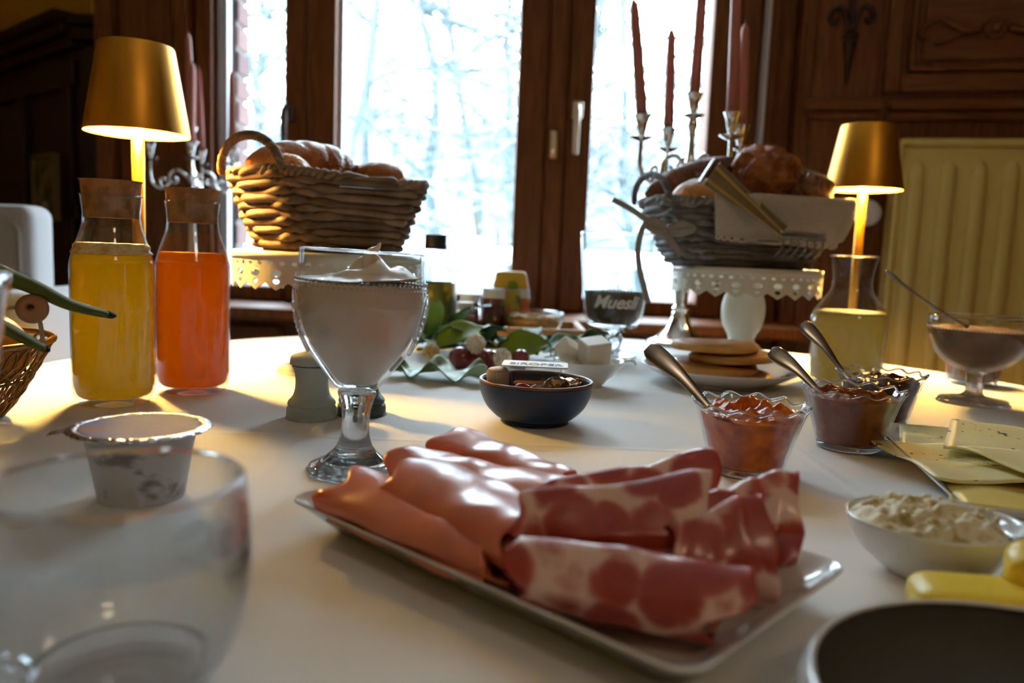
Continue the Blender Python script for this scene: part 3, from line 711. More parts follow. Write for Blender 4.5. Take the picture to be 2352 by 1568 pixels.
# ---- linen napkin hanging over the front of the grey basket, with a lace hem
LIN = mat('natural_linen', (.52, .46, .36), .85, c2=(.47, .41, .32), nscale=200, bump=.15, bscale=400)
LACEM = mat('lace_hem', (.66, .56, .46), .85)
bk = Matrix.Translation((.333, 1.190, SZ)) @ Matrix.Rotation(math.radians(10), 4, 'Z')
TH0, TH1 = 4.42, 6.55                        # perimeter angles covered by the cloth, front to right end
def napkin(u, v):
    th = TH0+(TH1-TH0)*u
    a, b = .138, .092
    wav = .0035*math.sin(u*21)+.002*math.sin(u*37+1)
    if v < .3:                               # inside, rising to the rim
        f = v/.3; x, y = sup(th, a-.016+.010*f, b-.016+.010*f); z = .070+.0290*f
    elif v < .42:
        f = (v-.3)/.12; q = PI*f; x, y = sup(th, a+.002-.008*math.cos(q)+.002*f, b+.002-.008*math.cos(q)+.002*f); z = .0985+.0045*math.sin(q)
    else:
        f = (v-.42)/.58; drop = .048+.010*math.sin(u*3+.3)-.018*max(0, u-.65)/.35
        g = 1-f*drop/.090*.22
        x, y = sup(th, a*g+.0125+wav*f+.004*math.sin(PI*f), b*g+.0125+wav*f+.004*math.sin(PI*f)); z = .0965-drop*f
    if abs(x)/a > .8: z += .004*min(1, (abs(x)/a-.8)*5)
    return tuple(bk @ Vector((x, y, z)))
nap = thing('linen_napkin', 'natural linen napkin with lace hem draped over the grey basket', 'napkin', (0, 0, 0))
obj('cloth', grid(napkin, 70, 34), LIN, nap, solid=.0012)
def hemcell(c, n=20):
    u0, u1 = c/n*.62, (c+1)/n*.62
    V, F = cell_hole(0, 1, 0, -.0055, .5, -.0030, .22, .0014, ext=.0022)
    out = []
    for x, z in V:
        p = Vector(napkin(u0+(u1-u0)*x, 1.0)); q = Vector(napkin(u0+(u1-u0)*x, .985)); d = (p-q); d.z = 0
        out.append(p+Vector((0, 0, z+.0005))+d*.5)
    return out, F
o = obj('lace_hem', join(*[hemcell(c) for c in range(20)]), LACEM, nap, solid=.0008, smooth=False); o['kind'] = 'stuff'

# ---- bread tongs hooked over the rim
tg = thing('bread_tongs', 'silver bread tongs with comb jaws lying across the linen napkin', 'tongs', (0, 0, 0))
def strip(p0, p1, w0, w1, th, wd, n=12, bow=0):
    V, F = [], []; p0, p1, wd = Vector(p0), Vector(p1), Vector(wd).normalized(); ax = (p1-p0).normalized(); nn = ax.cross(wd).normalized()
    for i in range(n+1):
        u = i/n; c = p0.lerp(p1, u)+nn*bow*math.sin(PI*u); w = w0+(w1-w0)*u**.8
        for sx, sy in ((-1, -1), (1, -1), (1, 1), (-1, 1)): V.append(c+wd*w/2*sx+nn*th/2*sy)
    for i in range(n):
        for k in range(4): F.append((i*4+k, i*4+(k+1) % 4, i*4+4+(k+1) % 4, i*4+4+k))
    F += [(0, 1, 2, 3), tuple(n*4+k for k in (3, 2, 1, 0))]
    return V, F
A0, A1 = Vector((.259, 1.075, 1.016)), Vector((.356, 1.062, .938))
wd = Vector((.019, 0, .033))
obj('arm', strip(A0, A1, .034, .009, .0016, wd), STEEL, tg, smooth=False, bevel=.0005)
for q_ in (-.010, .010): obj('rib', strip(A0+wd.normalized()*q_+Vector((0, -.0014, 0)), A1+wd.normalized()*q_*.3+Vector((0, -.0014, 0)), .005, .0022, .0016, wd), SILVER, tg, smooth=False)
obj('arm', strip(A0+Vector((.006, .013, .003)), A1+Vector((.010, .019, .008)), .034, .010, .0016, wd), STEEL, tg, smooth=False, bevel=.0005)
b0 = A0-Vector((.0045, -.0065, -.004))
obj('bend', strip(b0-wd.normalized()*.0180, b0+wd.normalized()*.0180, .016, .016, .004, (0, 1, .0), bow=0), SILVER, tg, smooth=False, bevel=.0015)
H0, H1 = Vector((.352, 1.062, .937)), Vector((.417, 1.066, .936))
obj('jaw', join(strip(H0, H1, .012, .012, .0016, (0, .45, 1)), strip(H0+Vector((0, -.002, .005)), H1+Vector((0, -.002, .005)), .006, .006, .002, (0, 1, .2))), STEEL, tg, smooth=False, bevel=.0005)
for k in range(6):
    p = H0.lerp(H1, .08+k*.168)
    obj('tooth', tube(spl([p+Vector((.002, 0, -.004)), p+Vector((0, -.003, -.014)), p+Vector((-.006, .001, -.024)), p+Vector((-.009, .005, -.029))], 4), [.0034-.00018*i for i in range(13)], 8, flat=.5), STEEL, tg)

# ---- ribbon tied to the left of the grey basket
RIB = mat('taupe_ribbon', (.30, .26, .22), .6)
rb = thing('ribbon_bow', 'taupe ribbon bow with long tails tied on the grey basket', 'ribbon', (0, 0, 0))
def ribbon(pts, w=.004): return tube(spl(pts, 8), w, 8, flat=.18, up=(0, 1, .3))
obj('knot', move(ball(1, 14, 10, (.007, .006, .006)), (.205, 1.088, .937)), RIB, rb)
obj('tail', ribbon([(.203, 1.086, .937), (.178, 1.078, .950), (.150, 1.07, .966), (.127, 1.065, .976)]), RIB, rb)
obj('tail', ribbon([(.205, 1.086, .935), (.215, 1.082, .920), (.227, 1.080, .906)], .005), RIB, rb)
obj('tail', ribbon([(.200, 1.088, .940), (.176, 1.085, .945), (.168, 1.085, .915), (.172, 1.088, .885), (.180, 1.09, .860), (.187, 1.09, .838)], .0042), RIB, rb)
obj('loop', ribbon([(.204, 1.085, .938), (.188, 1.078, .951), (.176, 1.078, .947), (.186, 1.082, .939), (.203, 1.085, .936)], .005), RIB, rb)
obj('loop', ribbon([(.206, 1.085, .938), (.222, 1.080, .946), (.240, 1.080, .943), (.226, 1.082, .936), (.206, 1.085, .936)], .005), RIB, rb)

# ================================================================= candelabra
CANDLE = mat('dusty_rose_wax', (.46, .17, .125), .45, sss=.15, sssr=(1, .4, .3), sscale=.01)
WICK = mat('wick', (.25, .20, .18), .9)
ARM_A = [math.radians(a) for a in (199, 104, 298, 18)]
def candelabra(loc, label, rz):
    t = thing('candelabra', label, 'candelabra', loc, rz, 'silver five light candelabra')
    obj('base', lathe(prof([(0, 0), (.054, 0), (.0555, .003), (.0545, .007), (.0490, .0095), (.0380, .0150), (.0240, .0300), (.0160, .0480), (.0130, .0600), (.0, .0600)], 4), 48), SILVER, t)
    obj('column', lathe(prof([(0, .058), (.0130, .060), (.0150, .066), (.0110, .074), (.0125, .110), (.0095, .150), (.0075, .200), (.0115, .225), (.0135, .236), (.0090, .246), (.0060, .280), (.0085, .300), (.0115, .312), (.0075, .322), (.0055, .360), (.0090, .378), (.0060, .390), (0, .392)], 4), 28), SILVER, t)
    def cup(p, name='candle_cup'):
        return obj(name, move(lathe(prof([(0, 0), (.006, .0), (.018, .006), (.0185, .0075), (.006, .0085), (.0065, .014), (.0085, .020), (.0105, .032), (.0145, .0415), (.0150, .043), (.0110, .0425), (.0095, .034), (.0, .033)], 3), 24), p), SILVER, t)
    cup((0, 0, .388))
    for a in ARM_A:
        c, s = math.cos(a), math.sin(a)
        pts = [(.006, .305), (.030, .325), (.050, .315), (.055, .292), (.068, .278), (.086, .285), (.096, .305), (.096, .345)]
        arm = obj('arm', tube([Vector((r*c, r*s, z)) for r, z, _ in spl([(r, z, 0) for r, z in pts], 7)], .0042, 8), SILVER, t)
        pts = [(.052, .300), (.040, .292), (.034, .300), (.040, .308)]
        obj('scroll', tube([Vector((r*c, r*s, z)) for r, z, _ in spl([(r, z, 0) for r, z in pts], 6)], .0032, 7), SILVER, arm)
        pts = [(.070, .280), (.074, .298), (.066, .304), (.062, .296)]
        obj('scroll', tube([Vector((r*c, r*s, z)) for r, z, _ in spl([(r, z, 0) for r, z in pts], 6)], .0030, 7), SILVER, arm)
        cup((.096*c, .096*s, .343))
    return t
def candle(base, ln, lean, label, r=.0098):
    t = thing('taper_candle', label, 'candle', base, 0, 'dusty rose taper candles')
    ax = Vector((lean[0], lean[1], 1)).normalized()
    obj('wax', tube([ax*ln*u for u in (0, .3, .6, .85, .93, .97, 1.0)], [r, r*.95, r*.88, r*.78, r*.70, r*.5, r*.12], 18), CANDLE, t)
    obj('wick', tube([ax*ln*.99, ax*(ln+.006)], .0008, 6), WICK, t)
where = ('left arm', 'back arm', 'front arm', 'right arm')
CB = (.293, 1.372, TZ)
candelabra(CB, 'silver candelabra at the table edge behind the grey bread basket', 0)
LN = (.195, .185, .225, .180)
LE = ((-.13, 0), (-.03, 0), (-.045, -.02), (-.03, 0))
LABR = ('rose taper candle leaning left, leftmost on the right candelabra', 'shorter rose taper candle, second from left on the right candelabra', 'rose taper candle against the window frame, on the front arm of the right candelabra', 'rightmost rose taper candle on the right candelabra')
for a, l, e, lab in zip(ARM_A, LN, LE, LABR):
    candle((CB[0]+.096*math.cos(a), CB[1]+.096*math.sin(a), CB[2]+.3765), l, e, lab, .0100)
candle((CB[0], CB[1], CB[2]+.4215), .24, (.01, 0), 'tallest rose taper candle in the middle of the right candelabra')
CL = (-.815, 1.985, .745)
candelabra(CL, 'silver candelabra on the window sill behind the left lamp', math.radians(-6))
LABL = ('rose taper candle hidden behind the gold lamp shade, on the left arm', 'rose taper candle just right of the gold shade, on the back arm', 'short rose taper candle in front of the dark frame left of the pale jamb', 'rose taper candle in front of the brick pier')
for a, l, e, lab in zip(ARM_A, (.16, .22, .19, .20), ((0, 0), (-.03, 0), (.02, 0), (.0, 0)), LABL):
    a2 = a-math.radians(6)
    candle((CL[0]+.096*math.cos(a2), CL[1]+.096*math.sin(a2), CL[2]+.3765), l, e, lab)
candle((CL[0], CL[1], CL[2]+.4215), .235, (-.03, 0), 'tallest rose taper candle on the left candelabra beside the gold shade')

# ================================================================= text helper
def text_mesh(body, size, shear=0.0, ext=.0002, bold=0.0):
    c = bpy.data.curves.new('lettering', 'FONT'); c.body = body; c.size = size; c.shear = shear; c.extrude = ext; c.offset = bold
    c.align_x = 'CENTER'; c.align_y = 'CENTER'
    o = bpy.data.objects.new('lettering', c); COL.objects.link(o)
    me = bpy.data.meshes.new_from_object(o.evaluated_get(bpy.context.evaluated_depsgraph_get()))
    V = [v.co.copy() for v in me.vertices]; F = [tuple(p.vertices) for p in me.polygons]
    bpy.data.objects.remove(o); bpy.data.curves.remove(c); bpy.data.meshes.remove(me)
    return V, F

# ================================================================= footed muesli glass
mg = thing('muesli_glass', 'tall footed glass with white muesli lettering and dark grains inside', 'glass', (.1500, 1.172, TZ))
mo = prof([(.0100, .0440), (.0300, .0455), (.0405, .0530), (.0440, .0680), (.0470, .0950), (.0515, .1400), (.0548, .1840)], 4)
mi = prof([(.0530, .1840), (.0497, .1400), (.0452, .0960), (.0420, .0700), (.0385, .0570), (.0290, .0500), (.0, .0495)], 4)
gb = obj('bowl', lathe([(0, .0440)]+mo+[(.0539, .1848)]+mi, 64), GLASS, mg)
obj('rim', tube([(.0539*math.cos(2*PI*k/64), .0539*math.sin(2*PI*k/64), .1845) for k in range(64)], .0010, 6, closed=True), SOLID, gb)
obj('stem', lathe(prof([(0, .0438), (.0150, .0438), (.0160, .0380), (.0125, .0340), (.0165, .0290), (.0135, .0180), (.0120, .0120), (.0180, .0085)], 3)+[(0, .0085)], 10), SOLID, mg, smooth=False)
obj('foot', lathe(prof([(0, .0086), (.0180, .0084), (.0280, .0055), (.0365, .0035), (.0370, .0010), (.0340, 0), (0, 0)], 3), 48), SOLID, mg)
tm = text_mesh('Muesli', .0255, .38, .0002, .0006)
def wrap(vf, r0, zc, ac, slope=0):
    out = []
    for v in vf[0]:
        z = zc+v.y; r = r0+(z-zc)*slope; a = ac+v.x/r0
        out.append(Vector(((r+.0006+v.z)*math.cos(a), (r+.0006+v.z)*math.sin(a), z)))
    return out, vf[1]
PRINT = mat('white_glass_print', (.85, .85, .84), .6)
facing = math.atan2(-1.172, -.150)
obj('lettering', wrap(tm, .0466, .0840, facing+.04, .095), PRINT, gb, smooth=False)
orn = []
for k in range(9):
    x = -.020+k*.005; h = .007+.003*math.sin(k*1.9)
    orn.append([Vector((x, .0, 0)), Vector((x+.002, h, 0)), Vector((x+.004, .001, 0))])
w = wrap(join(*[tube(spl(q, 4), .0006, 5) for q in orn]), .0480, .0995, facing+.04, .095)
o = obj('ornament', w, PRINT, gb); o['kind'] = 'stuff'
GRAIN = mat('dark_muesli', (.05, .025, .014), .8, c2=(.11, .06, .03), nscale=260, bump=.8, bscale=260)
obj('muesli', lathe([(0, .0500), (.0285, .0505), (.0375, .0580), (.0410, .0700), (.0440, .0900), (.0448, .0985), (.0250, .1000), (0, .0990)], 40), GRAIN, mg)

# ================================================================= milk carafe
MILK = liquid('creamy_milk', (.96, .83, .38), None, 0)
ca = thing('milk_carafe', 'glass carafe half full of creamy milk in front of the right lamp', 'carafe', (.4285, .998, TZ))
co_ = prof([(0, .001), (.036, 0), (.0405, .003), (.0425, .014), (.0450, .050), (.0466, .076), (.0445, .090), (.0350, .105), (.0262, .118), (.0238, .130), (.0252, .146), (.0292, .1630)], 4)
ci = prof([(.0284, .1628), (.0243, .146), (.0229, .130), (.0253, .118), (.0340, .1045), (.0435, .089), (.0455, .076), (.0439, .050), (.0414, .015), (.038, .006), (0, .005)], 4)
cb = obj('glass_body', lathe(co_+ci, 56), GLASS, ca)
obj('lip', tube([(.0288*math.cos(2*PI*k/48), .0288*math.sin(2*PI*k/48), .1630) for k in range(48)], .0009, 6, closed=True), SOLID, cb)
obj('milk', lathe(prof([(0, .0055), (.0375, .0065), (.0408, .015), (.0433, .050), (.0449, .076), (.0430, .0885), (.0405, .0905), (.0, .0905)], 4), 56), MILK, ca)
obj('froth', lumpy(lathe(prof([(0, .0905), (.0400, .0905), (.0385, .0935), (.02, .0945), (0, .0945)], 3), 40), .0012, 300), mat('milk_froth', (.85, .75, .46), .5, bump=.8, bscale=300), ca)
# ================================================================= rectangular plates
def rrect(hx, hy, r, n=6):
    P = []
    for cx, cy, a0 in ((hx-r, hy-r, 0), (-hx+r, hy-r, PI/2), (-hx+r, -hy+r, PI), (hx-r, -hy+r, 1.5*PI)):
        for k in range(n+1):
            a = a0+PI/2*k/n; P.append((cx+r*math.cos(a), cy+r*math.sin(a)))
    return P
def rect_plate(hx, hy, h, r=.012, lip=.018):
    loops = [(hx-lip-.004, hy-lip-.004, 0, r*.7), (hx-lip, hy-lip, .0005, r*.7), (hx-.004, hy-.004, h-.0045, r), (hx, hy, h-.0012, r), (hx-.0004, hy-.0004, h, r), (hx-.0022, hy-.0022, h-.0006, r), (hx-.008, hy-.008, h-.0055, r), (hx-lip-.002, hy-lip-.002, .0045, r*.7), (hx-lip-.012, hy-lip-.012, .0038, r*.5)]
    V, F = [], []; n = 28
    for a, b, z, rr in loops: V += [(x, y, z) for x, y in rrect(a, b, rr)]
    for i in range(len(loops)-1):
        for k in range(n): F.append((i*n+k, i*n+(k+1) % n, (i+1)*n+(k+1) % n, (i+1)*n+k))
    F.append(tuple(range(n))[::-1]); F.append(tuple((len(loops)-1)*n+k for k in range(n)))
    return V, F
HAMRZ = math.radians(-42.66)
tag(obj('serving_plate', rect_plate(.121, .069, .018), WHITE, None, (.0198, .3687, TZ), (0, 0, HAMRZ), angle=50), 'white rectangular plate of cold cuts in the foreground', 'plate')
tag(obj('serving_plate', rect_plate(.070, .124, .013, lip=.014), WHITE, None, (.3645, .5555, TZ), (0, 0, math.radians(-12.7)), angle=50), 'white rectangular plate of cheese slices at the right edge', 'plate')

# ---- cold cuts
HAM = mat('cooked_ham', (.74, .22, .105), .28, coat=.2, sss=.3, sssr=(1, .35, .25), sscale=.008, c2=(.62, .155, .070), nscale=28, detail=3, bump=.12, bscale=120)
def coppa_mat():
    m = mat('marbled_coppa', (.42, .07, .045), .32, coat=.25, sss=.25, sssr=(1, .35, .25), sscale=.006, bump=.10, bscale=140)
    nt = m.node_tree; N = nt.nodes; L = nt.links.new; b = N['Principled BSDF']
    tcn = N.new('ShaderNodeTexCoord'); n = N.new('ShaderNodeTexNoise'); n.inputs['Scale'].default_value = 55; n.inputs['Detail'].default_value = 3
    L(tcn.outputs['Object'], n.inputs['Vector'])
    mx = N.new('ShaderNodeMix'); mx.data_type = 'VECTOR'; mx.inputs[0].default_value = .012
    L(tcn.outputs['Object'], mx.inputs[4]); L(n.outputs['Color'], mx.inputs[5])
    v = N.new('ShaderNodeTexVoronoi'); v.feature = 'F1'; v.inputs['Scale'].default_value = 52; L(mx.outputs[1], v.inputs['Vector'])
    r = N.new('ShaderNodeValToRGB'); e = r.color_ramp.elements
    e[0].position = .52; e[0].color = (.36, .045, .028, 1); e[1].position = .74; e[1].color = (.88, .61, .52, 1)
    k = r.color_ramp.elements.new(.61); k.color = (.46, .085, .055, 1)
    L(v.outputs['Distance'], r.inputs[0]); L(r.outputs[0], b.inputs['Base Color'])
    return m
COP = coppa_mat()
def meat(name, label, p0, p1, rs, ru, a0, a1, m, seed, grow=(1, 1), wav=.1, th=.0014, twist=0, spiral=.12, sag=0.0, peak=0.0, group='cold cuts on the rectangular plate', fl=.7565):
    p0, p1 = Vector(p0), Vector(p1); ax = (p1-p0); ln = ax.length; ax.normalize()
    side = Vector((ax.y, -ax.x, 0)).normalized(); up = Vector((0, 0, 1)); A0, A1 = math.radians(a0), math.radians(a1)
    mid = (p0+p1)/2
    def fn(u, v):
        a = A0+(A1-A0)*v
        jag = 1.0+.10*math.sin(a*2.1+seed)+.06*math.sin(a*4.3+seed*2)   # uneven slice ends
        s = (u-.5)*jag
        c = mid+ax*ln*s; c.z += sag*4*(.25-(u-.5)**2)
        g = grow[0]+(grow[1]-grow[0])*u
        a2 = a+twist*(u-.5)
        k = g*(1-spiral*(1-v))*(1+wav*nz((u*3.0+seed, a*1.1, seed*1.7)))
        sn, cs = math.sin(a2), math.cos(a2)
        if peak and sn > 0: sn = sn*(1-peak)+peak*1.12*(1-abs(cs)**1.15)
        if peak: c += ax*ln*(.16*max(0, sn)-.05)*u
        p = c+side*rs*cs*k+up*ru*sn*k
        p += up*.004*wav*10*nz((u*5, a*.8, seed*3.1))*.5
        if p.z < fl: p.z = fl+.0004*nz((u*9, v*9, seed))
        return tuple(p)
    return tag(obj(name, grid(fn, 44, 48), m, None, solid=th), label, name.split('_')[0], group)
# ham: flat folds lying along the plate
meat('ham_slice', 'flat lowest ham slice along the front rim of the plate', (-.076, .392, .7625), (.002, .322, .7625), .018, .0055, -40, 260, HAM, 2, wav=.10)
meat('ham_slice', 'ham slice folded nearest the left corner of the plate', (-.082, .3990, .7715), (.003, .3220, .769), .0250, .0115, -70, 235, HAM, 3, (1.1, .8), .12, spiral=.25)
meat('ham_slice', 'ham slice folded in the middle of the ham pile', (-.046, .3960, .778), (.017, .3260, .775), .0285, .0140, -60, 240, HAM, 4, (1.05, .95), .10, spiral=.22)
meat('ham_slice', 'ham slice folded at the back of the ham pile', (-.056, .4340, .774), (.030, .3850, .774), .0285, .0140, -60, 235, HAM, 5, (1, .9), .12, spiral=.2)
meat('ham_slice', 'ham slice with the pale edge farthest from the camera', (-.034, .4720, .777), (.034, .4130, .774), .0210, .0130, -60, 235, HAM, 6, (1.05, .85), .12, spiral=.25)
# coppa: loose rolls lying across the plate
meat('coppa_slice', 'coppa slice rolled low between two larger rolls, left end showing', (.004, .3230, .768), (.066, .3190, .768), .0150, .0120, -80, 240, COP, 11, (1, 1.05), .12, peak=.75)
meat('coppa_slice', 'marbled coppa roll nearest the camera', (.0065, .2995, .7745), (.0850, .2830, .7710), .0160, .0150, -95, 250, COP, 12, (.92, 1.06), .10, peak=.25)
meat('coppa_slice', 'tall marbled coppa roll in the middle of the plate', (.0055, .3270, .783), (.0810, .3370, .785), .0185, .0180, -80, 250, COP, 13, (.72, 1.25), .12, peak=.75)
meat('coppa_slice', 'coppa roll farthest back on the plate', (.0150, .3700, .779), (.1000, .3930, .781), .0170, .0170, -80, 245, COP, 14, (.65, 1.25), .14, peak=.75)
meat('coppa_slice', 'coppa roll opening to the right near the right corner', (.0660, .3160, .775), (.1080, .3290, .777), .0185, .0185, -85, 245, COP, 15, (.75, 1.25), .14, peak=.75)
meat('coppa_slice', 'coppa slice standing behind the right corner roll', (.0880, .3480, .779), (.1310, .3600, .780), .0180, .0195, -75, 240, COP, 16, (.7, 1.25), .18, peak=.75)

# ---- cheese slices with herbs
def cheese_mat(name, c, c2, herbs):
    m = mat(name, c, .42, coat=.1, sss=.3, sssr=(1, .8, .4), sscale=.006, c2=c2, nscale=18)
    if herbs:
        nt = m.node_tree; N = nt.nodes; L = nt.links.new; b = N['Principled BSDF']; src = b.inputs['Base Color'].links[0].from_socket
        tcn = N.new('ShaderNodeTexCoord'); n = N.new('ShaderNodeTexNoise'); n.inputs['Scale'].default_value = 210; n.inputs['Detail'].default_value = 2
        L(tcn.outputs['Object'], n.inputs['Vector'])
        n3 = N.new('ShaderNodeTexNoise'); n3.inputs['Scale'].default_value = 40; L(tcn.outputs['Object'], n3.inputs['Vector'])
        mu = N.new('ShaderNodeMath'); mu.operation = 'MULTIPLY'; L(n.outputs[0], mu.inputs[0]); L(n3.outputs[0], mu.inputs[1])
        r = N.new('ShaderNodeValToRGB'); r.color_ramp.elements[0].position = .375; r.color_ramp.elements[1].position = .395
        L(mu.outputs[0], r.inputs[0])
        mx = N.new('ShaderNodeMix'); mx.data_type = 'RGBA'; L(r.outputs[0], mx.inputs[0]); L(src, mx.inputs[6]); mx.inputs[7].default_value = (.035, .07, .03, 1)
        L(mx.outputs[2], b.inputs['Base Color'])
    return m
CH = cheese_mat('herb_cheese', (.86, .79, .44), (.82, .73, .36), True)
CHY = cheese_mat('yellow_cheese', (.82, .66, .22), (.78, .60, .17), False)
def slice_flat(name, label, m, c, hx, hy, rz, z, tilt, seed, th=.0014, curl=0):
    def fn(u, v):
        x, y = (u-.5)*2*hx, (v-.5)*2*hy
        zz = .0030*nz((x, y, 0), 24, seed)+tilt[0]*x+tilt[1]*y+curl*max(0, -x/hx-.35)**1.6
        return (x, y, zz)
    return tag(obj(name, grid(fn, 20, 20), m, None, (c[0], c[1], TZ+z), (0, 0, rz), solid=th), label, 'cheese', 'cheese slices on the right hand plate')
slice_flat('cheese_slice', 'lowest yellow cheese slice along the near end of the plate', CHY, (.348, .500), .056, .045, -.25, .0085, (.02, .0), 1)
slice_flat('cheese_slice', 'herb cheese slice hanging over the left rim, edge curled up', CH, (.345, .560), .058, .058, -.05, .0120, (.03, -.02), 2, curl=.006)
slice_flat('cheese_slice', 'herb cheese slice at the far corner of the plate', CH, (.372, .618), .052, .050, -.45, .0120, (.02, .04), 3)
slice_flat('cheese_slice', 'herb cheese slice with the square corner facing the camera', CH, (.405, .590), .060, .050, -.55, .0205, (.00, .05), 4)
slice_flat('cheese_slice', 'smooth pale cheese slice on top near the camera', cheese_mat('pale_cheese', (.88, .81, .47), (.85, .76, .40), False), (.395, .530), .058, .046, .25, .0190, (-.03, .03), 5)

# ================================================================= porcelain tasting spoon with herb cheese
sp = thing('tasting_spoon', 'white porcelain tasting spoon heaped with herbed cream cheese', 'spoon dish', (.2100, .3760, TZ), math.radians(-15))
so = prof([(0, 0), (.016, 0), (.020, .002), (.030, .010), (.0365, .020), (.0390, .0275)], 4); si = prof([(.0372, .0272), (.0345, .020), (.0275, .0105), (.0, .006)], 4)
def egg(v): return Vector((v.x*(1.06 if v.x > 0 else 1.0), v.y*.92, v.z+(.0025*max(0, v.x/.039)**2 if v.z > .01 else 0)))
obj('bowl', warp(lathe(so+[(.0382, .0282)]+si, 56), egg), WHITE, sp)
def hand(u, v):
    x = .034+.085*u; w = .0125-.006*math.sin(PI*min(1, u*1.1))+.003*u; s = 2*v-1
    return (x, w*s, .0275+.010*u-.004*(1-s*s)*(1-u*.5))
obj('handle', grid(hand, 20, 9), WHITE, sp, solid=.0032, soff=-1)
CRM = mat('herbed_cream_cheese', (.84, .76, .54), .6, sss=.15, sssr=(1, .8, .5), sscale=.003, c2=(.48, .36, .10), nscale=120, ramp=(.50, .64), bump=.8, bscale=160)
def mound(u, v):
    a, r = 2*PI*u, .0355*v; x, y = r*math.cos(a)*1.0-.002, r*math.sin(a)*.92
    z = .0250+(1-v**4)*(.007+.006*nz((x, y, 0), 75, 2)+.006*nz((x, y, 0), 190, 4))
    return (x, y, z)
obj('cream_cheese', grid(mound, 80, 40, True), CRM, sp)
hb = []
rnd = random.Random(3)
for k in range(34):
    a, r = rnd.uniform(0, 6.28), .030*math.sqrt(rnd.random()); x, y = r*math.cos(a), r*math.sin(a)*.9
    hb.append(move(ball(1, 6, 4, (rnd.uniform(.0014, .003), .0012, .0012)), (x, y, .0325+.002*rnd.random()), (0, 0, rnd.uniform(0, 3))))
o = obj('crumbs', join(*hb), CRM, sp); o['kind'] = 'stuff'

# ================================================================= butter dish, stoneware plate
bd = thing('butter_dish', 'oval white dish of butter pieces at the right edge', 'dish', (.2250, .3080, TZ))
def oval(v): return Vector((v.x*1.12, v.y*.74, v.z))
obj('body', warp(lathe(prof([(0, 0), (.034, 0), (.042, .004), (.0475, .0105), (.0482, .0118), (.0470, .0118), (.041, .0065), (.033, .0040), (0, .0038)], 3), 56), oval), WHITE, bd)
BUT = mat('butter', (.90, .64, .06), .35, sss=.4, sssr=(1, .8, .3), sscale=.01)
def butter(label, loc, sc, rot, seed):
    v = ball(1, 30, 20); V = []
    for p in v[0]:
        p = Vector(p); q = Vector([math.copysign(abs(c)**.42, c) for c in p]); V.append(Vector((q.x*sc[0], q.y*sc[1], q.z*sc[2]))*(1+.05*nz(q, 1.7, seed)))
    tag(obj('butter_piece', (V, v[1]), BUT, None, loc, rot), label, 'butter', 'butter pieces on the oval dish')
butter('pale butter piece at the left of the oval dish', (.1990, .3150, TZ+.0125), (.0255, .0150, .0085), (0, -.05, -.25), 1)
butter('thick butter slice standing at the right of the oval dish', (.2380, .3120, TZ+.0205), (.0265, .0115, .0155), (.25, .05, -.45), 2)
GREYG = mat('grey_stoneware_glaze', (.105, .103, .090), .6, spec=.2, c2=(.085, .082, .07), nscale=10)
pl = thing('stoneware_plate', 'deep grey plate with a white rim in the bottom right corner', 'plate', (.1680, .2080, TZ))
obj('body', lathe(prof([(0, 0), (.045, 0), (.058, .002), (.0725, .0090), (.0785, .0160), (.0780, .0225), (.0758, .0262), (.0745, .0268), (.0735, .0262)], 3), 72), WHITE, pl)
obj('glazed_well', lathe(prof([(.0738, .0264), (.0735, .0225), (.068, .0125), (.055, .0060), (0, .0048)], 3), 72), GREYG, pl)

